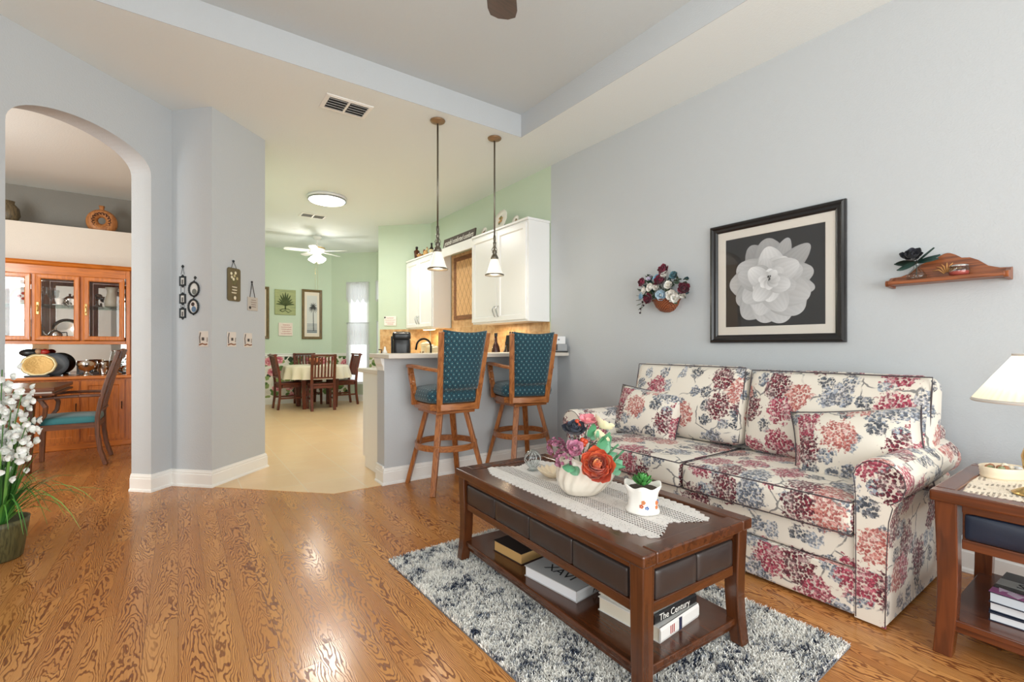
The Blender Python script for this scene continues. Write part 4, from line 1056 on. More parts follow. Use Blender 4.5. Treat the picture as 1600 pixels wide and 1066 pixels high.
def pad_table(label, name, cat, loc, rz, hx, hy, h, WD, leather, nlong, nshort, apron_z, shelf_z, lw=0.056):
    t = thing(name, label, cat, loc, rz)
    bw = 0.062; th = 0.040
    m = MB()
    for z0, z1, ex in ((h - th, h, 0.0),):
        m.box(-hx, -hy, z0, -hx + bw, hy, z1); m.box(hx - bw, -hy, z0, hx, hy, z1)
        m.box(-hx + bw, -hy, z0, hx - bw, -hy + bw, z1); m.box(-hx + bw, hy - bw, z0, hx - bw, hy, z1)
    m.build('top_border', WD('y'), t, bevel=0.006)
    MB().box(-hx + bw - 0.002, -hy + bw - 0.002, h - th + 0.004, hx - bw + 0.002, hy - bw + 0.002, h - 0.008).build('top_panel', WD('y'), t)
    m = MB()
    for sx in (-1, 1):
        for sy in (-1, 1):
            leg_mesh(MB(), sx, sy, hx - 0.012, hy - 0.012, 0.0, h - th, lw).build('leg', WD('z'), t, bevel=0.004)
    az0, az1 = apron_z; hx2, hy2 = hx - 0.022, hy - 0.022
    for sx in (-1, 1):
        a = MB()
        a.box(sx * (hx2 - 0.016) - 0.010, -hy2 + lw, az0, sx * (hx2 - 0.016) + 0.010, hy2 - lw, az0 + 0.035)
        a.box(sx * (hx2 - 0.016) - 0.010, -hy2 + lw, az1 - 0.03, sx * (hx2 - 0.016) + 0.010, hy2 - lw, az1)
        a.box(sx * (hx2 - 0.024) - 0.008, -hy2 + lw, az0, sx * (hx2 - 0.024) + 0.008, hy2 - lw, az1)
        ap = a.build('apron', WD('y'), t, bevel=0.003)
        pads(ap, nlong, -hy2 + lw + 0.006, hy2 - lw - 0.006, az0 + 0.037, az1 - 0.032, T(sx * (hx2 - 0.013), 0, 0) @ R(90 * sx, 'Z'), leather)
    for sy in (-1, 1):
        a = MB()
        a.box(-hx2 + lw, sy * (hy2 - 0.016) - 0.010, az0, hx2 - lw, sy * (hy2 - 0.016) + 0.010, az0 + 0.035)
        a.box(-hx2 + lw, sy * (hy2 - 0.016) - 0.010, az1 - 0.03, hx2 - lw, sy * (hy2 - 0.016) + 0.010, az1)
        a.box(-hx2 + lw, sy * (hy2 - 0.024) - 0.008, az0, hx2 - lw, sy * (hy2 - 0.024) + 0.008, az1)
        ap = a.build('apron', WD('x'), t, bevel=0.003)
        pads(ap, nshort, -hx2 + lw + 0.006, hx2 - lw - 0.006, az0 + 0.037, az1 - 0.032, T(0, sy * (hy2 - 0.013), 0) @ R(180 if sy > 0 else 0, 'Z'), leather)
    m = MB(); m.box(-hx + 0.03, -hy + 0.03, shelf_z - 0.024, hx - 0.03, hy - 0.03, shelf_z)
    m.box(-hx + 0.045, -hy + 0.045, shelf_z - 0.05, hx - 0.045, hy - 0.045, shelf_z - 0.024)
    m.build('shelf', WD('y'), t, bevel=0.004)
    return t
pad_table('dark cherry coffee table with brown leather pads and low shelf', 'coffee_table', 'coffee table', (CT[0], CT[1], 0.019), CR, 0.30, 0.63, 0.471, M_TABW, M_LEATH, 4, 2, (0.265, 0.431), 0.098)
def ct(x, y, z): # a point on the table given in the table's own directions
    a = rad(CR); return (CT[0] + x * math.cos(a) - y * math.sin(a), CT[1] + x * math.sin(a) + y * math.cos(a), z)
TOPZ = 0.019 + 0.471 - 0.008
# lace runner
def scallop(poly, r, n_per=0.03):
    out = []
    for i in range(len(poly)):
        a, b = Vector(poly[i]), Vector(poly[(i + 1) % len(poly)]); d = b - a; L = d.length; n = max(1, round(L / n_per)); nn = Vector((d.y, -d.x)).normalized()
        for k in range(n):
            for q in range(6):
                t = (k + q / 6) / n; out.append(tuple(a + d * t + nn * r * math.sin(q / 6 * PI)))
    return out
def lace_mesh(name, poly, mat, loc, rz, label, cat):
    m = MB(); n = len(poly)
    m.add([(x, y, 0.0022) for x, y in poly] + [(x, y, 0.0) for x, y in poly], [tuple(range(n))] + [(i, n + i, n + (i + 1) % n, (i + 1) % n) for i in range(n)])
    o = m.build(name, mat); o.location = loc; o.rotation_euler = (0, 0, rad(rz)); return tag(o, label, cat)
runner = [(-0.205, -0.30), (-0.20, -0.43), (-0.15, -0.545), (-0.10, -0.53), (-0.05, -0.50), (0.0, -0.47), (0.05, -0.50), (0.10, -0.53), (0.15, -0.545), (0.20, -0.43), (0.205, -0.30), (0.205, 0.30), (0.20, 0.43), (0.15, 0.545), (0.05, 0.50), (0, 0.47), (-0.05, 0.50), (-0.15, 0.545), (-0.20, 0.43), (-0.205, 0.30)]
lace_mesh('lace_runner', scallop(runner, 0.013, 0.030), make_lace('white_crochet', srgb(222, 217, 212)), ct(0.012, 0.005, TOPZ + 0.0004), CR, 'white crocheted lace runner with scalloped edge on the coffee table', 'runner')

# swan-shaped planter with its flowers
LT = TOPZ + 0.0035
VB = (1.432, 1.487, LT)
AX = Vector((0.8144, -0.5803, 0)); AY = Vector((0.5803, 0.8144, 0))
def vw(r_, u_, d_=0.0): # a point beside the planter: r_ across, u_ up, d_ towards the sofa
    return tuple(Vector(VB) + AX * r_ + Vector((0, 0, u_)) + AY * d_)
c = thing('planter', 'ivory ceramic planter shaped like a swan with ribbed wing', 'planter', VB, -35.5)
def swan(p, a, r, z):
    k = max(0, z) / 0.16; ca = math.cos(a)
    x = p[0] * 1.22 + 0.02 * k; y = p[1] * 0.82
    if ca > 0: zz = z + 0.030 * k ** 3 * ca ** 6 * (1 if z > 0.05 else 0); x += 0.030 * k * k * ca ** 5
    else: zz = z + 0.055 * k ** 2 * abs(ca) ** 2; x -= 0.006 * k
    rib = 1 + 0.035 * math.sin(a * 15 + 55 * (z - 0.06) * (1 if math.sin(a) > 0 else -1)) * max(0, math.sin(min(1, max(0, (z - 0.012) / 0.13)) * PI)) ** 0.5
    return (x * rib, y * rib, zz)
prof = [(0.045, 0), (0.058, 0.006), (0.078, 0.03), (0.092, 0.06), (0.096, 0.09), (0.092, 0.12), (0.086, 0.145), (0.088, 0.155), (0.078, 0.150), (0.076, 0.13)]
MB().lathe([tuple(np.array(a_) + (np.array(b_) - np.array(a_)) * q / 4) for a_, b_ in zip(prof[:-1], prof[1:]) for q in range(4)] + [prof[-1]], 144, fn=swan).build('body', M_CERAM2, c, smooth=True)
m = MB(); m.tube([(0.10, 0, 0.06), (0.128, 0, 0.10), (0.145, 0, 0.15), (0.15, 0.0, 0.185)], [0.03, 0.022, 0.012, 0.003], 10); m.build('tail', M_CERAM2, c, smooth=True)

b = thing('flower_arrangement', 'mixed silk flowers with a large orange peony in the swan planter', 'flowers', (VB[0], VB[1], LT + 0.135))
b['label'] = 'mixed silk flowers with a large orange peony in the swan planter'
LOC = Vector((VB[0], VB[1], LT + 0.135))
def L_(p): return tuple(Vector(p) - LOC)
TOC = Vector((-0.62, -0.62, 0.45))
def stem_to(m, p, col=srgb(70, 96, 60)):
    m.c = col; q = Vector(L_(p)); m.tube([(0, 0, -0.03), tuple(q * 0.5 + Vector((0, 0, 0.02))), tuple(q)], 0.0025, 5)
sm = MB()
pts = dict(peony=vw(0.052, 0.135, -0.085), rose=vw(-0.035, 0.205, -0.06), dark=vw(-0.035, 0.265, -0.01), purple=vw(-0.11, 0.205, 0.0), purple2=vw(-0.085, 0.165, -0.05), cream=vw(0.085, 0.285, 0.02), cream2=vw(0.07, 0.235, 0.0), pink=vw(0.03, 0.30, 0.03))
for p in pts.values(): stem_to(sm, p)
sm.build('stems', M_LEAF, b)
m = MB(); bloom(m, L_(pts['peony']), TOC, 0.088, [srgb(208, 84, 40), srgb(232, 118, 62), srgb(246, 164, 104), srgb(224, 100, 62)], 8, 13, 3); m.build('orange_peony', M_PET, b, smooth=True)
m = MB(); bloom(m, L_(pts['rose']), TOC, 0.048, [srgb(222, 160, 184), srgb(232, 178, 198), srgb(214, 140, 172)], 6, 8, 5); m.build('pink_rose', M_PET, b, smooth=True)
m = MB(); bloom(m, L_(pts['dark']), (-0.3, -0.35, 0.9), 0.06, [srgb(40, 46, 60), srgb(62, 72, 90), srgb(34, 38, 52)], 5, 9, 6); m.build('dark_succulent', M_PET, b, smooth=True)
m = MB(); bloom(m, L_(pts['pink']), (-0.1, -0.3, 1), 0.05, [srgb(226, 130, 140), srgb(240, 170, 170)], 2, 6, 8, 0.5); m.build('pink_lily', M_PET, b, smooth=True)
m = MB(); bloom(m, L_(pts['cream']), (0.4, -0.3, 0.8), 0.062, [srgb(246, 238, 200), srgb(250, 244, 226)], 2, 6, 9, 0.7); bloom(m, L_(pts['cream2']), (0.1, -0.6, 0.5), 0.045, [srgb(244, 236, 200), srgb(250, 246, 230)], 2, 6, 19, 0.8); m.build('cream_lily', M_PET, b, smooth=True)
for nm, key in (('purple_hydrangea', 'purple'), ('purple_hydrangea', 'purple2')):
    m = MB(); rg = random.Random(hash(key) % 7 + 3)
    for k in range(52):
        d = Vector((rg.gauss(0, 1), rg.gauss(0, 1), rg.gauss(0.2, 1))).normalized(); q = Vector(L_(pts[key])) + d * 0.036
        bloom(m, q, d, 0.011, [rg.choice([srgb(120, 62, 84), srgb(150, 84, 110), srgb(176, 116, 140)])], 1, 4, k)
    m.build(nm, M_PET, b, smooth=True)
m = MB(); rg = random.Random(7)
for p in (vw(-0.02, 0.315, 0.0), vw(-0.012, 0.302, -0.01), vw(-0.028, 0.30, 0.01), vw(-0.004, 0.245, -0.05), vw(0.008, 0.240, -0.055), vw(0.0, 0.228, -0.055)):
    m.c = srgb(190, 64, 30); m.ball(L_(p), 0.012, 8)
m.build('berries', M_VCG, b, smooth=True)
def leaf(m, p, d, L, w, roll, col):
    m.c = col; F = frame_to(p, d, 0) @ R(90, 'X') @ R(roll, 'Y')
    m.grid(lambda u, v: ((u - 0.5) * w * math.sin(PI * min(1, 0.08 + 0.92 * v)) ** 0.7, L * v, 0.15 * w * (2 * u - 1) ** 2 + 0.1 * L * v * v), 4, 6, F)
for (r_, u_, d_), dr in [((0.068, 0.20, -0.05), (0, -0.2, 1)), ((0.10, 0.18, -0.03), (0.6, -0.3, 0.7)), ((0.105, 0.15, -0.04), (0.7, -0.5, -0.1)), ((0.115, 0.12, -0.02), (0.6, -0.5, 0.2)), ((0.03, 0.25, 0.0), (0, -0.3, 1)), ((-0.06, 0.15, -0.06), (-0.6, -0.6, -0.1)), ((0.125, 0.15, -0.03), (0.5, -0.2, 0.6)), ((0.06, 0.235, -0.04), (0.4, -0.4, 0.6)), ((0.0, 0.17, -0.05), (0.1, -0.7, 0.4)), ((0.09, 0.21, 0.0), (0.6, 0.1, 0.8))]:
    m = MB(); leaf(m, L_(vw(r_, u_, d_)), dr, 0.068, 0.056, rg.uniform(-30, 30), srgb(92, 158, 116)); leaf(m, L_(vw(r_ + 0.008, u_ - 0.01, d_)), (dr[0] + 0.5, dr[1], dr[2] - 0.3), 0.05, 0.044, 40, srgb(122, 180, 144)); m.build('leaf_sprig', M_LEAF, b, smooth=True)

c = thing('plant_pot', 'little white scalloped pot painted with orange and blue flowers', 'pot', (1.481, 1.198, LT), -20)
def fluted(p, a, r, z):
    k = z / 0.11; f = 1 + 0.05 * math.cos(6 * a) * (0.3 + 0.7 * k)
    f *= 1.15
    return (p[0] * f, p[1] * f, z * 0.97 + 0.006 * math.cos(6 * a) * max(0, k) ** 4)
MB().lathe([(0.050, 0), (0.058, 0.004), (0.058, 0.012), (0.050, 0.028), (0.048, 0.055), (0.054, 0.085), (0.064, 0.11), (0.060, 0.11), (0.05, 0.085), (0.046, 0.07)], 48, fn=fluted).build('pot', M_CERAM, c, smooth=True)
MB(srgb(60, 46, 34)).lathe([(0.001, 0.090), (0.058, 0.090)], 16, cap=False).build('soil', M_VC, c)
m = MB()
for az, z, col in ((-125, 0.035, srgb(196, 100, 60)), (-105, 0.028, srgb(84, 110, 160)), (-60, 0.045, srgb(206, 120, 70)), (-62, 0.028, srgb(206, 120, 70)), (-118, 0.05, srgb(206, 130, 80)), (-20, 0.04, srgb(84, 110, 160))):
    a = rad(az); rr = 0.057 * (1 + 0.05 * math.cos(6 * a) * 0.6)
    for k in range(5):
        b_ = k * 2 * PI / 5; m.c = col
        m.ball((rr * math.cos(a) - 0.005 * math.cos(b_) * math.sin(a), rr * math.sin(a) + 0.005 * math.cos(b_) * math.cos(a), z + 0.005 * math.sin(b_)), 0.0038, 5)
m.build('painted_flowers', M_VC, c)
c = thing('succulent', 'glossy green succulent growing in the little white pot', 'plant', (1.481, 1.198, LT + 0.094))
m = MB(); rg = random.Random(3)
for k in range(26):
    a = k * 2.4; el = 4 + k * 2.3; m.c = shade(srgb(70, 140, 66), 0.7 + 0.6 * rg.random())
    F = R(math.degrees(a), 'Z') @ T(0, 0.006, 0.004 + k * 0.0007) @ R(el, 'X')
    petal(m, F, 0.052 - 0.0008 * k, 0.019, 0.5, 0.35, 4, 5, 0.2)
m.build('leaves', M_LEAF, c, smooth=True)

c = thing('glass_egg', 'cut glass egg standing at the far end of the lace runner', 'ornament', (1.50, 1.92, LT))
MB().lathe([(0.02, 0), (0.03, 0.004), (0.016, 0.012), (0.032, 0.03), (0.044, 0.058), (0.042, 0.08), (0.03, 0.098), (0.012, 0.106), (0.001, 0.107)], 26, fn=lambda p, a, r, z: (p[0] * (1 + 0.03 * math.cos(13 * a)), p[1] * (1 + 0.03 * math.cos(13 * a)), z)).build('body', M_GLASS, c, smooth=True)
m = MB(srgb(236, 236, 234))
for k in range(8):
    a = k * PI / 4
    m.tube([(0.0445 * math.sin(t * PI) * math.cos(a + t * 0.9) * 1.0 + 0.0, 0.0445 * math.sin(t * PI) * math.sin(a + t * 0.9), 0.012 + 0.094 * t) for t in [i / 10 for i in range(1, 10)]], 0.0012, 4)
m.build('cut_lines', M_VCG, c)
c = thing('shell_dish', 'frilly cream shell dish beside the swan planter', 'dish', (1.50, 1.76, LT), 20)
MB().lathe([(0.02, 0), (0.03, 0.006), (0.055, 0.022), (0.074, 0.04), (0.071, 0.041), (0.05, 0.026), (0.001, 0.012)], 60, fn=lambda p, a, r, z: (p[0] * (1 + 0.06 * math.sin(15 * a)), p[1] * (1 + 0.06 * math.sin(15 * a)), z + 0.006 * math.sin(15 * a) * (r / 0.07))).build('dish', plain('cream_shell', srgb(226, 206, 176), 0.35), c, smooth=True)

# ------------------------------------------------------------------ books
def book(label, loc, rz, L, Wd, Tk, cover, page=M_PAPER, cat='book', spine=None, group=None):
    """lying flat: spine along local x at -y, thickness up"""
    b = thing('book', label, cat, loc, rz, group)
    MB().box(-L / 2, -Wd / 2, 0, L / 2, Wd / 2, 0.003).build('back_cover', cover, b)
    MB().box(-L / 2, -Wd / 2, Tk - 0.003, L / 2, Wd / 2, Tk).build('front_cover', cover, b)
    m = MB(); m.prism([(-Wd / 2 - 0.004, Tk / 2 - 0.3 * Tk), (-Wd / 2 - 0.004, Tk / 2 + 0.3 * Tk), (-Wd / 2, Tk), (-Wd / 2 + 0.003, Tk), (-Wd / 2 + 0.003, 0), (-Wd / 2, 0)], -L / 2, L / 2, Matrix(((0, 0, 1, 0), (1, 0, 0, 0), (0, 1, 0, 0), (0, 0, 0, 1))))
    m.build('spine', spine or cover, b)
    MB().box(-L / 2 + 0.004, -Wd / 2 + 0.003, 0.003, L / 2 - 0.004, Wd / 2 - 0.004, Tk - 0.003).build('pages', page, b)
    return b
SH = 0.019 + 0.0985
INK = plain('black_ink', srgb(24, 24, 26), 0.6)
p = ct(-0.115, 0.30, SH)
book('thick old book with dark cover and yellowed pages on the table shelf', p, 90 + CR + 6, 0.21, 0.16, 0.052, plain('dark_cloth', srgb(44, 34, 30), 0.7), plain('yellow_pages', srgb(196, 158, 100), 0.9))
p = ct(-0.085, -0.03, SH)
bk = book('large pale grey book with black capitals on the table shelf', p, CR + 8, 0.24, 0.30, 0.045, plain('grey_jacket', srgb(186, 186, 186), 0.4), plain('white_pages', srgb(226, 228, 232), 0.8))
lettering('XAVI', 0.072, 'title_lettering', INK, bk, (-0.048, 0.0, 0.0453), (0, 0, -90), 0.0003, 0.0)
lettering('AV', 0.04, 'spine_lettering', INK, bk, (0.0, -0.1545, 0.0225), (90, 0, 0), 0.0003)
p = ct(-0.005, -0.395, SH)
bk = book('white book with red print lying lowest near the open end of the table shelf', p, CR + 6, 0.25, 0.27, 0.052, plain('white_jacket', srgb(226, 224, 220), 0.35), spine=plain('white_jacket', srgb(226, 224, 220), 0.35))
lettering('III', 0.042, 'red_print', plain('red_ink', srgb(170, 50, 44), 0.5), bk, (-0.055, -0.140, 0.026), (90, 0, 0), 0.0003)
MB().box(-0.012, -0.1400, 0.004, 0.006, -0.1392, 0.048).build('dark_band', plain('navy_band', srgb(40, 44, 70), 0.5), bk)
p = ct(0.0, -0.385, SH + 0.0525)
bk = book('black spined history book stacked on the white book with red print', p, CR + 2, 0.245, 0.26, 0.036, plain('white_jacket2', srgb(212, 210, 204), 0.4), spine=plain('black_spine', srgb(26, 26, 28), 0.35))
lettering('The Century', 0.034, 'spine_lettering', plain('white_ink', srgb(236, 234, 228), 0.5), bk, (-0.01, -0.1345, 0.018), (90, 0, 0), 0.0003)

# ------------------------------------------------------------------ side table, lamp and what lies on it
pad_table('cherry side table with a blue black leather pad at the sofa end', 'side_table', 'side table', (2.605, 0.185, 0.0005), 0, 0.335, 0.335, 0.60, M_SIDW, M_NAVY, 1, 1, (0.40, 0.56), 0.135, 0.062)
ST = 0.6005 - 0.008
sq = [(-0.19, -0.19), (0.19, -0.19), (0.19, 0.19), (-0.19, 0.19)]
lace_mesh('doily', scallop(sq, 0.008, 0.02), make_lace('cream_crochet', srgb(232, 222, 206), 0.014, False), (2.565, 0.265, ST + 0.0005), 5, 'cream crocheted doily on the cherry side table', 'doily')
c = thing('dish', 'oval ribbed cream dish standing on the crocheted doily', 'dish', (2.735, 0.395, ST + 0.001), -35.5)
MB().lathe([(0.07, 0), (0.078, 0.004), (0.08, 0.012), (0.078, 0.016), (0.081, 0.022), (0.079, 0.027), (0.083, 0.034), (0.08, 0.038), (0.085, 0.046), (0.080, 0.048), (0.072, 0.02), (0.001, 0.012)], 40, fn=lambda p, a, r, z: (p[0] * 1.0, p[1] * 0.7, z)).build('bowl', plain('cream_dish', srgb(230, 214, 188), 0.35), c, smooth=True)
m = MB(); rg = random.Random(5)
for k in range(16): m.c = rg.choice([srgb(196, 198, 200), srgb(150, 100, 70), srgb(220, 210, 190), srgb(120, 130, 96)]); m.ball((rg.uniform(-.05, .05), rg.uniform(-.03, .03), 0.035 + rg.random() * 0.01), 0.012, 6)
m.build('pebbles', M_VCG, c, smooth=True)
LX = (2.49, 0.285)
c = thing('table_lamp', 'small table lamp with a pleated cream shade on the side table', 'lamp', (LX[0], LX[1], ST + 0.003))
MB().lathe([(0.052, 0), (0.055, 0.006), (0.04, 0.016), (0.016, 0.03), (0.013, 0.06), (0.026, 0.10), (0.03, 0.14), (0.016, 0.19), (0.010, 0.22), (0.010, 0.36)], 24).build('base', M_BRASS, c, smooth=True)
sh = lambda p, a, r, z: (p[0] * (1 + 0.018 * math.cos(44 * a)), p[1] * (1 + 0.018 * math.cos(44 * a)), z)
MB().lathe([(0.158, 0.338), (0.14, 0.365), (0.104, 0.42), (0.070, 0.47), (0.050, 0.50)], 176, fn=sh, cap=False).build('shade', make_sheer('pleated_cream_fabric', srgb(246, 238, 222), 1.0), c, smooth=True)
MB().lathe([(0.1585, 0.331), (0.162, 0.336), (0.158, 0.343), (0.155, 0.336), (0.1585, 0.331)], 60).build('lower_trim', plain('cream_trim', srgb(206, 198, 190), 0.7), c, smooth=True)
MB().lathe([(0.048, 0.498), (0.053, 0.498), (0.053, 0.507), (0.048, 0.507), (0.048, 0.498)], 40).build('upper_trim', plain('cream_trim', srgb(206, 198, 190), 0.7), c, smooth=True)
MB().ball((0, 0, 0.40), 0.026, 10).build('bulb', plain('lit_bulb', (1, 1, 1, 1), 0.3, emit=(1, 0.9, 0.75, 1), estr=4.0), c, smooth=True)
light('lamp_glow', 'POINT', (LX[0], LX[1], ST + 0.44), 2.2, (1, 0.9, 0.76), 0.03)
SS = 0.136
bk = book('navy picture book lying lowest on the side table shelf', (2.53, 0.24, SS), 93, 0.30, 0.25, 0.030, plain('navy_cover', srgb(24, 34, 56), 0.35), plain('white_pages', srgb(226, 228, 232), 0.8))
MB().box(-0.14, 0.1245, 0.0265, -0.10, 0.1252, 0.0295).build('white_print', M_PAPER, bk)
bk = book('navy picture book in the middle of the stack on the side table shelf', (2.535, 0.235, SS + 0.031), 90, 0.30, 0.245, 0.032, plain('navy_cover', srgb(24, 34, 56), 0.35), plain('white_pages', srgb(226, 228, 232), 0.8))
bk = book('sports book with pink and black cover topmost on the side table shelf', (2.53, 0.225, SS + 0.064), 88, 0.31, 0.26, 0.038, plain('navy_cover', srgb(24, 34, 56), 0.35), plain('blue_white_pages', srgb(206, 216, 226), 0.8))
MB().box(-0.155, -0.13, 0.038, 0.155, 0.13, 0.0385).build('jacket', plain('black_jacket', srgb(44, 42, 44), 0.25), bk)
MB().box(-0.155, 0.075, 0.0385, 0.155, 0.13, 0.0389).build('pink_band', plain('pink_print', srgb(170, 96, 150), 0.3), bk)
MB().box(-0.155, -0.04, 0.0385, 0.155, 0.03, 0.0389).build('grey_band', plain('grey_print2', srgb(170, 172, 168), 0.3), bk)
lettering('SPORTS', 0.062, 'title_lettering', INK, bk, (0.0, -0.005, 0.0391), (0, 0, 180), 0.0003)
m = MB(srgb(226, 206, 226)); rg = random.Random(9)
for k in range(9): m.prism([(rg.uniform(-.018, .018) + x_, rg.uniform(-.012, .012) + y_) for x_, y_ in ((-.016, -.01), (.016, -.012), (.02, .01), (-.012, .014))], 0.0389, 0.0392, T(-0.12 + k * 0.03, 0.09 + 0.012 * math.sin(k * 2), 0))
m.build('printed_figures', M_VC, bk)

# ------------------------------------------------------------------ bar stools
def make_stool(label, loc, base_rot, swivel):
    s = thing('bar_stool', label, 'bar stool', loc, base_rot, 'bar stools')
    SW = M_STOOL
    for sx in (-1, 1):
        for sy in (-1, 1):
            MB().bar((sx * 0.235, sy * 0.235, 0.0), (sx * 0.115, sy * 0.115, 0.615), 0.040, 0.030, (sx, sy, 0), 0.050, 0.034).build('leg', SW('z'), s, bevel=0.004)
    MB().lathe([(0.232, 0.315), (0.252, 0.315), (0.252, 0.362), (0.232, 0.362), (0.232, 0.315)], 48).build('foot_ring', SW('x'), s, bevel=0.003)
    m = MB(); m.box(-0.17, -0.17, 0.60, 0.17, 0.17, 0.625); m.build('swivel_plate', SW('x'), s, bevel=0.004)
    rot = (0, 0, swivel)
    def rr(p, a, r, z):
        k = 1 / max(abs(math.cos(a)), abs(math.sin(a))) ; q = 1 + (min(k, 1.25) - 1) * 0.75
        return (p[0] * q, p[1] * q, z)
    MB().lathe([(0.20, 0.632), (0.225, 0.634), (0.228, 0.685), (0.20, 0.69)], 48, fn=rr).build('seat_frame', SW('x'), s, rot=rot, bevel=0.003)
    MB().lathe([(0.215, 0.691), (0.238, 0.70), (0.246, 0.735), (0.238, 0.775), (0.20, 0.80), (0.10, 0.815), (0.001, 0.818)], 48, fn=rr).build('seat_cushion', M_TEAL, s, rot=rot, smooth=True, uv='box')
    # back: two leaning posts and a curved padded panel
    def by(z): return -0.215 - (z - 0.64) * 0.20
    for sx in (-1, 1):
        MB().bar((sx * 0.160, by(0.63), 0.63), (sx * 0.196, by(1.235), 1.235), 0.022, 0.045, (1, 0, 0)).build('back_post', SW('z'), s, rot=rot, bevel=0.005)
    m = MB(); m.grid(lambda u, v: ((u - 0.5) * 0.31, -0.222 - 0.018 * math.sin(PI * u), 0.636 + 0.05 * v), 12, 1)
    m.build('lower_rail', SW('x'), s, rot=rot, solid=0.024, bevel=0.003)
    def pan(u, v):
        z = 0.795 + 0.455 * v; w = 0.152 + 0.032 * (z - 0.80) / 0.44
        e_ = min(1, 9 * min(u, 1 - u, v, 1 - v)) ** 0.5
        return (2 * (u - 0.5) * w, by(z) - 0.030 * math.sin(PI * u), z - 0.018 * math.sin(PI * u) * v, e_)
    n = 18; m = MB()
    f_ = [pan(i / n, j / n) for j in range(n + 1) for i in range(n + 1)]
    for sg in (-1, 1):
        vs = [(p[0], p[1] + sg * (0.008 + 0.020 * p[3]), p[2]) for p in f_]
        m.add(vs, [((j * (n + 1) + i, j * (n + 1) + i + 1, (j + 1) * (n + 1) + i + 1, (j + 1) * (n + 1) + i))[::(1 if sg < 0 else -1)] for j in range(n) for i in range(n)])
    brd = [i for i in range(n + 1)] + [j * (n + 1) + n for j in range(1, n + 1)] + [n * (n + 1) + i for i in range(n - 1, -1, -1)] + [j * (n + 1) for j in range(n - 1, 0, -1)]
    k_ = (n + 1) ** 2
    for a, b in zip(brd, brd[1:] + brd[:1]): m.f.append((a, k_ + a, k_ + b, b))
    m.build('back_pad', M_TEAL, s, rot=rot, smooth=True, uv='box')
    for sx in (-1, 1):
        pts = [(sx * 0.184, by(0.945) + 0.005, 0.945), (sx * 0.232, -0.13, 0.957), (sx * 0.258, 0.02, 0.968), (sx * 0.262, 0.12, 0.972), (sx * 0.255, 0.17, 0.968)]
        a = MB()
        for p, q in zip(pts[:-1], pts[1:]): a.bar(p, q, 0.05, 0.024)
        for p in pts[1:-1]: a.lathe([(0.0245, -0.0118), (0.0245, 0.0118)], 14, T(*p))
        ar = a.build('armrest', SW('y'), s, rot=rot, bevel=0.004)
        q = [(sx * 0.256, 0.135, 0.958), (sx * 0.262, 0.10, 0.90), (sx * 0.258, 0.075, 0.83), (sx * 0.244, 0.085, 0.76), (sx * 0.236, 0.10, 0.66)]
        a = MB()
        for p, r_ in zip(q[:-1], q[1:]): a.bar(p, r_, 0.026, 0.046, (1, 0, 0))
        for p in q[1:-1]: a.lathe([(0.023, -0.013), (0.023, 0.013)], 14, T(*p) @ R(90, 'Y'))
        a.build('arm_support', SW('z'), ar, bevel=0.003)
    return s
make_stool('teal cushioned oak bar stool at the open end of the bar', (1.785, 3.43, 0.0005), 0, -2)
make_stool('teal cushioned oak bar stool nearer the grey wall', (2.565, 3.46, 0.0005), -4, -13)

# ------------------------------------------------------------------ on the grey wall
c = thing('framed_picture', 'large black framed print of a white peony on the grey wall', 'picture', (3.2295, 1.543, 1.578), -90)
MB().rframe(0.865, 0.85, [(0, -0.001), (0, -0.022), (0.006, -0.032), (0.018, -0.034), (0.030, -0.024), (0.044, -0.022), (0.056, -0.016), (0.056, -0.001)]).build('frame', plain('black_frame', srgb(30, 28, 28), 0.25), c)
MB().rframe(0.755, 0.74, [(0, -0.002), (0, -0.009), (0.056, -0.009), (0.058, -0.0065), (0.058, -0.002)]).build('mount', plain('ivory_mount', srgb(222, 216, 206), 0.8), c)
MB().box(-0.32, -0.006, -0.312, 0.32, -0.004, 0.312).build('print', plain('print_black', srgb(24, 23, 24), 0.6), c)
m = MB(); rg = random.Random(12)
def flat_petal(cx, cy, ang, L, Wd, tone, lay):
    L *= 1.1; Wd *= 1.18; n_ = 16; k0 = len(m.v); y_ = -0.0062 - lay * 0.00004
    ca, sa = math.cos(rad(ang)), math.sin(rad(ang)); P = []
    for j in range(13):
        v = j / 12
        for i in range(n_ + 1):
            u = i / n_ * 2 - 1
            wv = Wd * max(0.30, math.sin(PI * min(1.0, 0.06 + 0.90 * v ** 0.85)) ** 0.5)
            lx = u * wv / 2; ly = L * v - 0.05 * L * u * u * v
            x = cx + lx * ca - ly * sa; z = cy + lx * sa + ly * ca
            tn = 1.12 * tone * (0.62 + 0.40 * v) * (1 - 0.14 * abs(u) ** 3) * (1 + 0.05 * math.sin(u * 17 + cx * 90 + v * 2))
            t_ = min(0.86, max(0.05, tn)); m.v.append((x, y_, z)); m.col.append((t_, t_, t_ * 1.01, 1))
    for j in range(12):
        for i in range(n_): a = k0 + j * (n_ + 1) + i; m.f.append((a, a + 1, a + n_ + 2, a + n_ + 1))
m.c = (1, 1, 1, 1)
lay = 0
for a, L, wd, tn in [(28, .27, .17, .30), (5, .27, .20, .34), (-22, .27, .11, .38), (-48, .29, .13, .36), (-80, .24, .16, .42), (-104, .25, .12, .44), (60, .24, .19, .48), (88, .26, .2, .44), (118, .24, .19, .42), (142, .27, .20, .46), (170, .25, .22, .52), (196, .26, .22, .54), (222, .26, .22, .50), (244, .24, .2, .50)]:
    flat_petal(-0.005, -0.02, a, L, wd, tn, lay); lay += 1
for k in range(12):
    flat_petal(-0.012 + rg.uniform(-.04, .04), -0.01 + rg.uniform(-.035, .03), k * 150 + rg.uniform(-22, 22), 0.165 + 0.05 * rg.random(), 0.15, 0.46 + 0.2 * rg.random(), lay); lay += 1
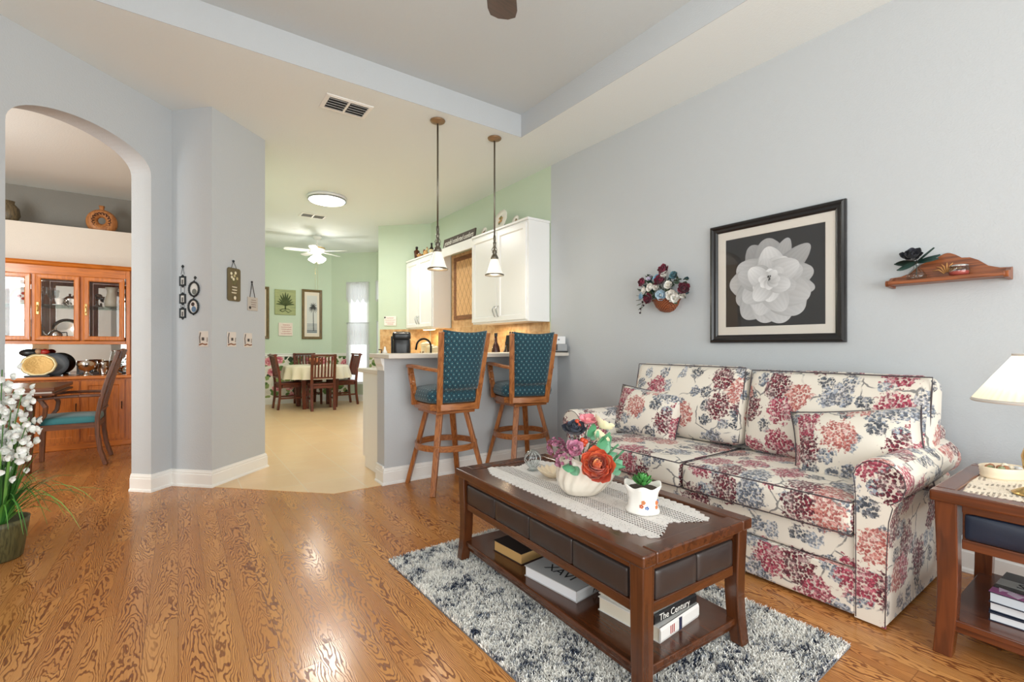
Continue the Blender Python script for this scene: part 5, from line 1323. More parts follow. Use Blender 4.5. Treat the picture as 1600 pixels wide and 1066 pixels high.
for k in range(10):
    flat_petal(-0.015 + rg.uniform(-.03, .03), rg.uniform(-.03, .02), k * 108 + rg.uniform(-20, 20), 0.10 + 0.04 * rg.random(), 0.11, 0.5 + 0.22 * rg.random(), lay); lay += 1
for k in range(8):
    flat_petal(-0.015, 0.0, k * 45 + rg.uniform(-10, 10), 0.065, 0.06, 0.56 + 0.2 * rg.random(), lay); lay += 1
m.c = (0.03, 0.03, 0.03, 1)
for k in range(6): m.ball((-0.015 + rg.uniform(-.01, .01), -0.0085, rg.uniform(-.012, .02)), 0.005, 5, sz=(0.004, 0.0006, 0.008))
m.build('printed_peony', vcol('print_ink', 0.6), c)
MB().box(-0.372, -0.0125, -0.364, 0.372, -0.0115, 0.364).build('glass', M_PANE, c)

c = thing('wall_shelf', 'carved wooden wall shelf with scroll back on the grey wall', 'shelf', (3.2295, 0.665, 1.468), -90)
SHW = lambda ax: wood('chestnut', srgb(150, 84, 44), srgb(90, 46, 24), ax, 0.35, 1.0)
MB().box(-0.222, -0.115, -0.010, 0.222, -0.001, 0.010).build('board', SHW('x'), c, bevel=0.004)
half = [(0.222, 0.0), (0.222, 0.028), (0.19, 0.03), (0.15, 0.045), (0.115, 0.078), (0.085, 0.095), (0.055, 0.098), (0.03, 0.118), (0.012, 0.128), (0, 0.130)]
poly = [(x, z + 0.01) for x, z in half] + [(-x, z + 0.01) for x, z in reversed(half[:-1])]
MB().prism(poly, 0.001, 0.016, R(90, 'X')).build('scroll_back', SHW('x'), c, bevel=0.003)
m = MB(srgb(206, 150, 88))
for k in range(7):
    a = rad(-66 + 22 * k); L = 0.055
    m.tube([(0.012 * math.sin(a), -0.017, 0.03 + 0.012 * math.cos(a)), (L * 0.7 * math.sin(a * 0.8), -0.019, 0.03 + L * 0.8 * math.cos(a * 0.8)), (L * 1.1 * math.sin(a), -0.017, 0.03 + L * 1.1 * math.cos(a))], [0.003, 0.004, 0.0015], 6)
m.build('carved_fan', M_VC, c, smooth=True)
for sx in (-1, 1):
    MB().prism([(0, -0.022), (0.105, -0.016), (0.112, 0.0), (0.105, 0.014), (0.06, 0.02), (0.03, 0.035), (0, 0.04)], -0.009, 0.009, T(sx * 0.223, 0, 0) @ Matrix(((0, 0, 1, 0), (-1, 0, 0, -0.001), (0, 1, 0, 0), (0, 0, 0, 1)))).build('end_bracket', SHW('z'), c, bevel=0.003)
c = thing('bud_vase', 'small clear glass vase on the wall shelf', 'vase', (3.165, 0.775, 1.4785))
MB().lathe([(0.03, 0), (0.04, 0.008), (0.042, 0.02), (0.030, 0.042), (0.014, 0.06), (0.012, 0.085), (0.018, 0.095)], 24, cap=False).build('vase', M_GLASS, c, smooth=True)
b = thing('flower', 'black silk rose with dark leaves in the clear glass vase', 'flower', (3.165, 0.775, 1.568))
m = MB(srgb(30, 50, 36)); m.tube([(0, 0, -0.07), (0, 0, 0.02)], 0.002, 5); m.build('stem', M_LEAF, b)
m = MB(); bloom(m, (0.0, 0.02, 0.024), (-0.8, -0.25, 0.6), 0.056, [srgb(26, 28, 36), srgb(40, 42, 54), srgb(20, 20, 26)], 5, 8, 4); m.build('rose', M_PET, b, smooth=True)
m = MB()
for d in ((0.0, -1, 0.35), (-0.3, -0.9, 0.1), (0.1, 1, 0.1), (-0.4, 0.7, -0.3), (-0.2, -0.6, 0.6)): leaf(m, (0, 0, 0.008), d, 0.095, 0.048, 35, srgb(30, 58, 52))
m.build('leaves', M_LEAF, b, smooth=True)
c = thing('candle', 'red and clear glass jar candle on the wall shelf', 'candle', (3.165, 0.61, 1.4785))
MB().lathe([(0.03, 0), (0.038, 0.008), (0.040, 0.028), (0.036, 0.045)], 24, cap=False).build('jar', M_GLASS, c, smooth=True)
MB().lathe([(0.028, 0.002), (0.036, 0.009), (0.037, 0.024), (0.001, 0.024)], 20).build('wax', plain('red_wax', srgb(196, 84, 74), 0.5), c, smooth=True)
MB().lathe([(0.037, 0.045), (0.039, 0.05), (0.03, 0.056), (0.001, 0.057)], 20).build('lid', M_SILVER, c, smooth=True)

# flower basket on the wall
c = thing('wall_basket', 'brown wicker half basket hanging on the grey wall', 'basket', (3.2295, 2.36, 1.50), -90)
MB().lathe([(0.02, -0.098), (0.06, -0.085), (0.095, -0.05), (0.115, -0.005), (0.120, 0.0), (0.112, 0.0), (0.09, -0.045), (0.02, -0.09)], 24, R(180, 'Z'), arc=PI).build('bowl', make_wicker('wicker', srgb(96, 44, 22), srgb(182, 104, 60)), c, smooth=True, uv='box')
MB().tube([(0.118 * math.cos(-a), 0.118 * math.sin(-a) - 0.002, 0.0) for a in [PI * i / 20 for i in range(21)]], 0.006, 6).build('braided_rim', plain('dark_wicker', srgb(120, 62, 34), 0.6, bump=(200, 0.6)), c, smooth=True)
b = thing('flower_arrangement', 'burgundy, white and blue silk flowers filling the hanging wall basket', 'flowers', (3.2295, 2.36, 1.50), -90)
rg = random.Random(21)
BG, WH, BL = [srgb(96, 20, 44), srgb(126, 30, 58)], [srgb(244, 240, 232), srgb(250, 246, 230)], [srgb(150, 190, 214), srgb(220, 232, 240)]
spec = [(0.03, 0.22, 0.05, BG), (0.015, 0.14, 0.05, BG), (-0.16, 0.15, 0.042, BG), (0.21, 0.06, 0.05, BG), (-0.10, 0.015, 0.05, BG), (0.05, 0.185, 0.03, WH), (-0.08, 0.10, 0.035, WH), (-0.03, 0.10, 0.032, WH), (0.08, 0.10, 0.036, WH), (0.02, 0.03, 0.05, [srgb(190, 214, 228), srgb(244, 244, 240)]), (0.10, 0.02, 0.046, WH), (0.14, 0.0, 0.04, WH), (-0.15, 0.08, 0.034, WH), (0.19, 0.02, 0.026, WH), (-0.17, 0.04, 0.03, BL), (-0.03, 0.17, 0.034, BL), (0.12, 0.17, 0.034, [srgb(70, 110, 120), srgb(130, 170, 176)]), (-0.11, 0.18, 0.026, [srgb(214, 206, 226)])]
nm = {0: 'burgundy_flower', 1: 'white_flower', 2: 'blue_flower'}
for i, (x, z, r_, cols) in enumerate(spec):
    m = MB(); y_ = -0.075 - 0.03 * rg.random(); m.c = srgb(60, 84, 50)
    m.tube([(x * 0.3, -0.05, -0.02), (x * 0.8, y_ * 0.8, z * 0.7), (x, y_ + 0.005, z)], 0.002, 5)
    bloom(m, (x, y_, z), (x * 1.4, -0.6, (z - 0.05) * 1.6 + 0.1), r_ * 1.22, cols, 5 if cols is BG else 3, 8, i)
    m.build('burgundy_flower' if cols is BG else 'white_flower' if cols is WH else 'blue_flower', M_PET, b, smooth=True)
m = MB()
for k in range(80):
    x, z = rg.uniform(-0.2, 0.2), rg.uniform(-0.02, 0.2)
    if abs(x) > 0.24 - 0.6 * max(0, z - 0.08): continue
    leaf(m, (x, -0.05, z), (x * 2 + rg.uniform(-.4, .4), -0.5, rg.uniform(-.2, .9)), rg.uniform(0.045, 0.07), 0.036, rg.uniform(-40, 40), rg.choice([srgb(46, 70, 44), srgb(70, 92, 70), srgb(96, 112, 78), srgb(58, 90, 96)]))
for k in range(9):
    a = rad(95 + 14 * k); x, z = -0.06 + 0.17 * math.cos(a), 0.02 + 0.13 * math.sin(a)
    leaf(m, (x, -0.05, z), (math.cos(a), -0.3, math.sin(a)), 0.045, 0.024, 0, srgb(84, 96, 74))
m.build('foliage', M_LEAF, b, smooth=True)
m = MB(srgb(52, 34, 40))
m.tube([(-0.10, -0.06, 0.03), (-0.18, -0.06, 0.02), (-0.22, -0.055, -0.03), (-0.235, -0.05, -0.09)], 0.0018, 5); m.tube([(-0.10, -0.06, 0.10), (-0.17, -0.06, 0.14), (-0.235, -0.05, 0.16)], 0.0018, 5)
for p in ((-0.18, 0.045), (-0.21, 0.0), (-0.20, -0.03), (-0.232, -0.055), (-0.235, -0.09), (-0.19, 0.07), (-0.215, 0.155), (-0.235, 0.16), (-0.2, 0.10)): m.ball((p[0], -0.055, p[1]), 0.009, 6)
m.build('berry_sprays', M_VCG, b, smooth=True)
# ------------------------------------------------------------------ potted plant by the arch
PP = (-0.775, 3.60)
c = thing('flower_pot', 'mossy dark green round pot on the oak floor beside the arch', 'pot', (PP[0], PP[1], 0.0005))
m = MB()
MB().lathe([(0.085, 0), (0.095, 0.01), (0.118, 0.18), (0.122, 0.21), (0.112, 0.21), (0.108, 0.185)], 28).build('pot', wood('mossy_glaze', srgb(96, 92, 58), srgb(56, 56, 36), 'z', 0.5, 1.2), c, smooth=True)
MB(srgb(44, 36, 26)).lathe([(0.001, 0.18), (0.107, 0.18)], 16, cap=False).build('soil', M_VC, c)
c = thing('flowering_plant', 'tall artificial plant with white bell blossoms and arching grass leaves', 'plant', (PP[0], PP[1], 0.18))
rg = random.Random(11); m = MB()
def blade(a, lean, h, w, droop, col):
    m.c = col; pts = []; ws = []; n_ = 10
    for i in range(n_ + 1):
        t = i / n_; r_ = 0.03 + lean * t ** 1.3; z = h * (t - droop * t ** 3.2)
        pts.append((r_ * math.cos(a), r_ * math.sin(a), z)); ws.append(w * (0.55 + 0.45 * math.sin(PI * min(1, t * 1.4))) * (1 - t ** 4) + 0.0006)
    strip(m, pts, ws, (-math.sin(a), math.cos(a), 0))
GR = [srgb(64, 120, 50), srgb(96, 160, 66), srgb(46, 96, 44), srgb(130, 184, 90)]
for k in range(60): blade(rg.random() * 6.28, rg.uniform(0.03, 0.16), rg.uniform(0.4, 0.72), rg.uniform(0.006, 0.012), rg.uniform(0, 0.2), rg.choice(GR))
for k in range(26): blade(rg.uniform(-1.3, 1.6), rg.uniform(0.16, 0.34), rg.uniform(0.32, 0.5), rg.uniform(0.004, 0.008), rg.uniform(0.45, 1.1), rg.choice(GR))
for a, le, h_, dr in ((-0.55, 0.46, 0.46, 0.75), (-0.5, 0.42, 0.38, 0.7), (-0.62, 0.34, 0.30, 0.75), (-0.45, 0.47, 0.33, 0.5), (-0.75, 0.30, 0.22, 0.6), (-0.6, 0.40, 0.42, 1.05)): blade(a, le, h_, 0.007, dr, rg.choice(GR))
m.build('leaves', M_LEAF, c, smooth=True)
def bell_spray(bx, by, top, seed):
    rg = random.Random(seed); m = MB(srgb(84, 130, 70))
    pts = [(bx * t ** 1.2 , by * t ** 1.2, top * (t - 0.04 * t ** 3)) for t in [i / 8 for i in range(9)]]
    m.tube(pts, 0.0028, 5)
    s = m.build('flower_spray', M_LEAF, c, smooth=True)
    m = MB()
    for k in range(15):
        t = 1 - 0.42 * (k / 14) ** 1.1; i = min(7, int(t * 8)); p = Vector(pts[i]).lerp(Vector(pts[i + 1]), t * 8 - i)
        a = k * 2.39; p = p + Vector((math.cos(a), math.sin(a), 0)) * rg.uniform(0.012, 0.06) + Vector((0, 0, rg.uniform(-.03, .03)))
        bloom(m, p, (math.cos(a), math.sin(a), rg.uniform(-0.5, 0.3)), 0.025, [(0.93, 0.95, 0.90, 1), (0.96, 0.97, 0.93, 1)], 2, 5, k + seed, 1.2)
    m.build('blossoms', M_PET, s, smooth=True)
for k, (bx, by, tp) in enumerate([(0.02, -0.02, 0.86), (-0.06, 0.02, 0.80), (0.07, -0.05, 0.74), (0.0, 0.0, 0.70), (0.11, -0.08, 0.76), (0.06, 0.02, 0.62), (0.04, -0.09, 0.60), (0.14, -0.12, 0.60), (-0.03, -0.08, 0.66), (0.12, -0.04, 0.52), (0.02, -0.12, 0.46), (-0.08, -0.06, 0.56)]):
    bell_spray(bx, by, tp, k)

# ------------------------------------------------------------------ dining room
HX1, HX0 = -0.452, -2.05
c = thing('china_hutch', 'orange oak china hutch with glass doors and a mirrored niche', 'hutch', (0, 0, 0))
HW = M_HUT
MB().box(HX0, 6.96, 0.06, HX1 + 0.02, 7.40, 0.765).build('base_body', HW('z'), c)
MB().box(HX0 - 0.01, 6.945, 0.0005, HX1 + 0.03, 7.40, 0.06).build('plinth', HW('x'), c, bevel=0.005)
MB().box(HX0 - 0.02, 6.915, 0.766, HX1 + 0.028, 7.405, 0.80).build('counter', HW('x'), c, bevel=0.008)
for i in range(4):
    x1 = -0.50 - i * 0.385; x0 = x1 - 0.355
    m = MB().rframe(0.365, 0.66, [(0, 0), (0, -0.016), (0.05, -0.016), (0.06, -0.006), (0.06, 0)], T((x0 + x1) / 2, 6.959, 0.415)); m.box(x0 + 0.05, 6.950, 0.14, x1 - 0.05, 6.958, 0.69)
    d = m.build('base_door', HW('z'), c)
    MB().tube([(x1 - 0.02, 6.943, 0.42), (x1 - 0.02, 6.925, 0.43), (x1 - 0.02, 6.925, 0.49), (x1 - 0.02, 6.943, 0.50)], 0.005, 6).build('handle', M_BLKM, d)
# upper part
MB().box(HX1 - 0.035, 7.02, 0.80, HX1, 7.40, 2.0).build('side_panel', HW('z'), c, bevel=0.003)
MB().box(HX0, 7.02, 0.80, HX0 + 0.035, 7.40, 2.0).build('side_panel', HW('z'), c, bevel=0.003)
MB().box(HX0 + 0.036, 7.022, 1.150, HX1 - 0.036, 7.384, 1.188).build('lower_rail', HW('x'), c, bevel=0.004)
MB().box(HX0 + 0.036, 7.024, 1.905, HX1 - 0.036, 7.384, 1.999).build('frieze', HW('x'), c, bevel=0.003)
m = MB(); m.prism([(7.02, 2.0), (7.005, 2.012), (6.998, 2.03), (6.985, 2.045), (7.40, 2.045), (7.40, 2.0)], HX0 - 0.02, HX1 + 0.02, Matrix(((0, 0, 1, 0), (1, 0, 0, 0), (0, 1, 0, 0), (0, 0, 0, 1))))
m.build('crown', HW('x'), c)
MB().box(HX0 + 0.035, 7.385, 0.80, HX1 - 0.035, 7.395, 1.905).build('mirror_back', M_MIRROR, c)
MB().box(HX0 + 0.035, 7.08, 1.575, HX1 - 0.035, 7.38, 1.581).build('glass_shelf', make_pane('shelf_glass', srgb(214, 230, 224)), c)
for i in range(3):
    x = -0.50 - (i + 1) * 0.385 + 0.015
    MB().box(x - 0.016, 7.025, 1.188, x + 0.016, 7.06, 1.905).build('stile', HW('z'), c, bevel=0.003)
for i in range(4):
    x1 = -0.50 - i * 0.385; x0 = x1 - 0.353
    d = MB().rframe(0.353, 0.71, [(0, 0), (0, -0.016), (0.008, -0.02), (0.04, -0.018), (0.048, -0.010), (0.048, 0)], T((x0 + x1) / 2, 7.02, 1.547)).build('glass_door', HW('z'), c)
    MB().box(x0 + 0.04, 7.010, 1.232, x1 - 0.04, 7.013, 1.862).build('pane', M_PANE, d)
    hx = x0 + 0.022 if i in (0, 2) else x1 - 0.022
    if i == 1: hx = x0 + 0.022
    MB().box(hx - 0.011, 6.996, 1.47, hx + 0.011, 7.001, 1.60).build('handle_plate', M_BRASS, d, bevel=0.004)
    MB().tube([(hx, 6.998, 1.50), (hx, 6.975, 1.515), (hx, 6.975, 1.555), (hx, 6.998, 1.57)], 0.005, 6).build('handle', M_BRASS, d)

def hthing(name, label, cat, x, y, z, group=None): return thing(name, label, cat, (x, y, z), 0, group)
c = hthing('pitcher', 'tall grey stoneware pitcher behind the hutch door next to the arch', 'pitcher', -0.63, 7.22, 1.5815)
MB().lathe([(0.055, 0), (0.07, 0.02), (0.072, 0.08), (0.05, 0.16), (0.045, 0.19), (0.062, 0.235), (0.056, 0.235), (0.04, 0.19)], 24).build('body', plain('stoneware', srgb(176, 168, 150), 0.4), c, smooth=True)
MB().tube([(0.05, 0, 0.20), (0.10, 0, 0.19), (0.105, 0, 0.12), (0.07, 0, 0.07)], 0.009, 8).build('handle', plain('stoneware', srgb(176, 168, 150), 0.4), c, smooth=True)
c = hthing('figurine', 'dark bronze flower figurine to the side of the grey pitcher', 'figurine', -0.76, 7.22, 1.5815)
m = MB(srgb(84, 58, 46)); m.lathe([(0.03, 0), (0.034, 0.012), (0.012, 0.03), (0.01, 0.07)], 14); bloom(m, (0.01, -0.01, 0.10), (0.2, -0.7, 0.6), 0.05, [srgb(90, 62, 48), srgb(116, 84, 64)], 4, 7, 3); m.build('body', M_VCG, c, smooth=True)
def sil(label, x, z, r, kind):
    c = hthing(kind, label, kind.replace('_', ' '), x, 7.2, z, 'silverware in the hutch')
    return c
c = hthing('silver_platter', 'round silver platter standing behind the middle hutch door', 'platter', -1.03, 7.28, 1.192)
Mx = R(-12, 'X') @ T(0, 0, 0.128) @ R(90, 'X')
MB().lathe([(0.001, 0.0), (0.075, 0.0), (0.085, 0.006), (0.122, 0.012), (0.126, 0.016), (0.084, 0.010), (0.001, 0.004)], 40, Mx).build('platter', M_SILVER, c, smooth=True)
c = hthing('silver_teapot', 'silver teapot in front of the round silver platter', 'teapot', -1.10, 7.15, 1.189)
MB().lathe([(0.035, 0), (0.03, 0.01), (0.055, 0.04), (0.06, 0.07), (0.045, 0.10), (0.02, 0.115), (0.008, 0.125), (0.010, 0.14), (0.001, 0.145)], 22).build('body', M_SILVER, c, smooth=True)
MB().tube([(-0.05, 0, 0.05), (-0.085, 0, 0.07), (-0.095, 0, 0.11)], [0.014, 0.010, 0.007], 8).build('spout', M_SILVER, c, smooth=True)
MB().tube([(0.05, 0, 0.09), (0.09, 0, 0.095), (0.095, 0, 0.055), (0.055, 0, 0.04)], 0.006, 8).build('handle', M_BLKM, c, smooth=True)
c = hthing('white_dish', 'low white dish by the silver teapot in the hutch', 'dish', -0.95, 7.14, 1.189)
MB().lathe([(0.03, 0), (0.05, 0.015), (0.07, 0.035), (0.066, 0.036), (0.03, 0.01)], 20).build('bowl', M_CERAM, c, smooth=True)
c = hthing('dish', 'flat cut glass dish behind the hutch door next to the arch', 'dish', -0.68, 7.18, 1.189)
MB().lathe([(0.05, 0), (0.09, 0.015), (0.115, 0.04), (0.11, 0.041), (0.05, 0.006)], 28, fn=lambda p, a, r, z: (p[0] * (1 + 0.03 * math.cos(14 * a)), p[1] * (1 + 0.03 * math.cos(14 * a)), z)).build('dish', M_GLASS, c, smooth=True)
for k, (x, r_) in enumerate([(-0.945, 0.036), (-1.07, 0.038)]):
    c = hthing('teacup', ['white teacup with silver rim on the glass shelf, next to the sugar bowl', 'white teacup with silver rim beside the tall glasses in the hutch'][k], 'cup', x, 7.16, 1.5815, 'teacups on the glass shelf')
    MB().lathe([(r_ * 1.5, 0.004), (r_ * 1.55, 0.01), (r_ * 0.6, 0.006), (r_ * 0.55, 0.012), (r_ * 0.95, 0.05), (r_ * 1.05, 0.08), (r_ * 0.98, 0.08), (r_ * 0.5, 0.02)], 22).build('cup', M_CERAM, c, smooth=True)
    MB().tube([(r_, 0, 0.07), (r_ * 1.6, 0, 0.06), (r_ * 0.95, 0, 0.03)], 0.005, 6).build('handle', M_SILVER, c, smooth=True)
c = hthing('sugar_bowl', 'silver sugar bowl on the glass shelf of the hutch', 'bowl', -1.00, 7.27, 1.5815)
MB().lathe([(0.03, 0), (0.02, 0.02), (0.05, 0.06), (0.052, 0.09), (0.03, 0.11), (0.008, 0.12), (0.012, 0.14), (0.001, 0.145)], 22).build('body', M_SILVER, c, smooth=True)
for k in range(2):
    c = hthing('goblet', ['tall stem glass at the edge of the middle hutch door', 'tall stem glass nearer the silver sugar bowl'][k], 'glass', -1.205 + 0.05 * k, 7.17 + 0.08 * k, 1.5815, 'stem glasses in the hutch')
    MB().lathe([(0.03, 0), (0.028, 0.005), (0.005, 0.012), (0.005, 0.09), (0.03, 0.13), (0.036, 0.20)], 18, cap=False).build('glass', M_GLASS, c, smooth=True)
c = hthing('painted_plate', 'white plate with red flowers behind the hutch door cut by the arch edge', 'plate', -1.38, 7.28, 1.5815)
Mx = R(-12, 'X') @ T(0, 0, 0.10) @ R(90, 'X')
m = MB((0.85, 0.84, 0.8, 1)); m.lathe([(0.001, 0.0), (0.06, 0.0), (0.10, 0.010), (0.10, 0.013), (0.06, 0.004), (0.001, 0.004)], 30, Mx); m.c = srgb(180, 50, 46)
for k in range(4): m.ball(tuple(Mx @ Vector((0.03 * math.cos(k * 1.6), 0.03 * math.sin(k * 1.6), 0.005))), 0.016, 6)
m.build('plate', M_VCG, c, smooth=True)
c = hthing('glass_platter', 'large clear glass platter behind the hutch door cut by the arch edge', 'platter', -1.36, 7.28, 1.192)
MB().lathe([(0.001, 0.0), (0.08, 0.0), (0.12, 0.012), (0.08, 0.006), (0.001, 0.004)], 36, R(-12, 'X') @ T(0, 0, 0.122) @ R(90, 'X')).build('platter', M_GLASS, c, smooth=True)

# on the hutch counter
CZ = 0.8005
c = hthing('gold_platter', 'scalloped gold platter propped upright on the hutch counter', 'platter', -1.215, 7.02, CZ)
Mx = R(-16, 'X') @ T(0, 0, 0.128) @ R(90, 'X')
sc = lambda p, a, r, z: (p[0] * 1.2 * (1 + (0.035 * abs(math.cos(5 * a)) if r > 0.08 else 0)), p[1] * (1 + (0.05 * abs(math.cos(5 * a)) if r > 0.08 else 0)), p[2])
MB().lathe([(0.001, 0.0), (0.078, 0.0), (0.088, 0.008), (0.112, 0.014), (0.116, 0.018), (0.088, 0.012), (0.001, 0.004)], 60, Mx, fn=sc).build('platter', plain('gold_glaze', srgb(184, 146, 80), 0.35, 0.3, bump=(60, 0.5)), c, smooth=True)
MB().lathe([(0.085, 0.0075), (0.100, 0.0135), (0.118, 0.0185), (0.119, 0.0195), (0.100, 0.0148), (0.086, 0.0088)], 60, Mx, fn=sc, cap=False).build('rim', plain('pale_gold_rim', srgb(222, 206, 160), 0.35, 0.2), c, smooth=True)
MB().box(-0.10, -0.05, 0.0, 0.10, 0.05, 0.02).build('stand', M_BLACK, c, bevel=0.004)
c = hthing('grey_platter', 'round slate grey platter leaning behind the gold one', 'platter', -1.12, 7.16, CZ)
MB().lathe([(0.001, 0.0), (0.08, 0.0), (0.125, 0.010), (0.128, 0.014), (0.08, 0.006), (0.001, 0.005)], 40, R(-14, 'X') @ T(0, 0, 0.13) @ R(90, 'X')).build('platter', plain('slate_glaze', srgb(112, 122, 130), 0.35), c, smooth=True)
MB().box(-0.07, -0.04, 0.0, 0.07, 0.06, 0.012).build('stand', M_BLACK, c)
c = hthing('rooster_figurine', 'black and red rooster ornament peeking above the gold platter', 'figurine', -1.30, 7.24, CZ)
m = MB(srgb(40, 44, 44)); m.lathe([(0.05, 0), (0.05, 0.01), (0.02, 0.03), (0.018, 0.20), (0.001, 0.21)], 14); m.ball((-0.02, 0, 0.255), 0.05, 10, sz=(0.085, 0.04, 0.045)); m.c = srgb(214, 170, 130); m.ball((0.05, -0.01, 0.27), 0.03, 8); m.c = srgb(196, 50, 40); m.ball((0.10, -0.01, 0.265), 0.034, 8, sz=(0.045, 0.02, 0.03))
m.build('body', M_VCG, c, smooth=True)
c = hthing('silver_compote', 'footed silver bowl on the hutch counter', 'bowl', -0.83, 7.05, CZ)
MB().lathe([(0.055, 0), (0.05, 0.008), (0.022, 0.03), (0.022, 0.05), (0.07, 0.075), (0.09, 0.12), (0.086, 0.165), (0.080, 0.165), (0.082, 0.12), (0.05, 0.08)], 30).build('bowl', M_SILVER, c, smooth=True)
c = hthing('creamer', 'smaller silver cup tucked behind the footed silver bowl', 'cup', -0.70, 7.16, CZ)
MB().lathe([(0.04, 0), (0.036, 0.01), (0.05, 0.05), (0.05, 0.12), (0.055, 0.15), (0.05, 0.15), (0.046, 0.1)], 22).build('cup', M_SILVER, c, smooth=True)
c = hthing('hurricane_lamp', 'silver based hurricane lamp with glass chimney by the hutch side', 'lamp', -0.585, 7.12, CZ)
MB().lathe([(0.06, 0), (0.055, 0.012), (0.02, 0.03), (0.026, 0.05), (0.05, 0.075), (0.055, 0.085)], 22).build('base', M_SILVER, c, smooth=True)
MB().lathe([(0.045, 0.086), (0.062, 0.13), (0.058, 0.18), (0.042, 0.25), (0.040, 0.27)], 24, cap=False).build('chimney', M_GLASS, c, smooth=True)
MB().lathe([(0.041, 0.268), (0.048, 0.275), (0.042, 0.282)], 22).build('rim', M_SILVER, c, smooth=True)
c = hthing('framed_photo', 'small black picture frame against the niche mirror', 'frame', -0.885, 7.32, CZ)
MB().rframe(0.13, 0.13, [(0, 0), (0, -0.014), (0.018, -0.014), (0.018, 0)], R(-10, 'X') @ T(0, 0, 0.068)).build('frame', M_BLACK, c)
MB().box(-0.05, -0.003, 0.015, 0.05, 0.0, 0.118, R(-10, 'X')).build('picture', plain('dim_photo', srgb(96, 70, 54), 0.4), c)
c = hthing('tray', 'dark wooden tray lying along the hutch counter', 'tray', -0.66, 7.12, CZ)
c.location = (-0.70, 7.305, CZ)
MB().box(-0.19, -0.06, 0.0, 0.19, 0.06, 0.022).build('tray', wood('dark_tray', srgb(70, 42, 28), srgb(40, 24, 16), 'x', 0.35), c, bevel=0.004)

# on the plant ledge
c = thing('donut_vase', 'ring shaped carved tan vase on the plant ledge above the hutch', 'vase', (-0.757, 7.60, 2.5205))
m = MB(); ring = [(0.105 * math.cos(a) * 0.88, 0, 0.135 + 0.098 * math.sin(a)) for a in [2 * PI * i / 40 for i in range(40)]]
m.tube(ring, [0.058 - 0.008 * math.sin(2 * PI * i / 40) for i in range(40)], 14, closed=True)
m.lathe([(0.10, 0.0), (0.10, 0.03), (0.07, 0.05)], 20, S(1, 0.55, 1)); m.lathe([(0.026, 0.27), (0.022, 0.29), (0.03, 0.325), (0.022, 0.325)], 16)
m.build('body', wood('carved_tan', srgb(190, 128, 74), srgb(142, 86, 46), 'z', 0.5, 0.8), c, smooth=True)
m = MB(srgb(84, 48, 28)); rg = random.Random(4)
for k in range(16):
    a = k * 2 * PI / 16; m.tube([(0.065 * math.cos(a), -0.052, 0.135 + 0.075 * math.sin(a)), (0.092 * math.cos(a + 0.25), -0.059, 0.135 + 0.10 * math.sin(a + 0.25)), (0.08 * math.cos(a + 0.5), -0.057, 0.135 + 0.09 * math.sin(a + 0.5))], 0.006, 5)
m.build('carving', M_VC, c, smooth=True)
c = thing('urn', 'dark mottled urn on the plant ledge at the far side of the arch', 'urn', (-1.56, 7.62, 2.5205))
MB().lathe([(0.05, 0), (0.07, 0.02), (0.10, 0.09), (0.09, 0.17), (0.05, 0.22), (0.055, 0.25), (0.045, 0.25)], 24).build('body', wood('mottled_urn', srgb(110, 96, 70), srgb(60, 52, 42), 'z', 0.5, 1.0), c, smooth=True)

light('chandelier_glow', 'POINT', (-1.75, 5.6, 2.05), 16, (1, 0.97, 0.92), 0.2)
# dining table and armchair
c = thing('dining_table', 'oak dining table with grooved edge in front of the hutch', 'dining table', (-1.72, 6.06, 0.0005), 0)
m = MB(); m.box(-0.85, -0.44, 0.735, 0.85, 0.44, 0.77); m.build('top', M_DCH('x'), c, bevel=0.006)
m = MB(); m.box(-0.83, -0.42, 0.72, 0.83, 0.42, 0.735); m.build('edge_band', plain('painted_edge_sheen', srgb(206, 196, 186), 0.25), c)  # pale band paints the light reflected by the edge moulding
MB().box(-0.85, -0.44, 0.70, 0.85, 0.44, 0.72).build('under_top', M_DCH('x'), c, bevel=0.005)
MB().box(-0.62, -0.36, 0.62, 0.62, 0.36, 0.70).build('apron', M_DCH('x'), c)
for sx in (-1, 1):
    for sy in (-1, 1): MB().bar((sx * 0.54, sy * 0.32, 0), (sx * 0.56, sy * 0.34, 0.70), 0.05, 0.05, (0, 1, 0), 0.075, 0.075).build('leg', M_DCH('z'), c, bevel=0.005)
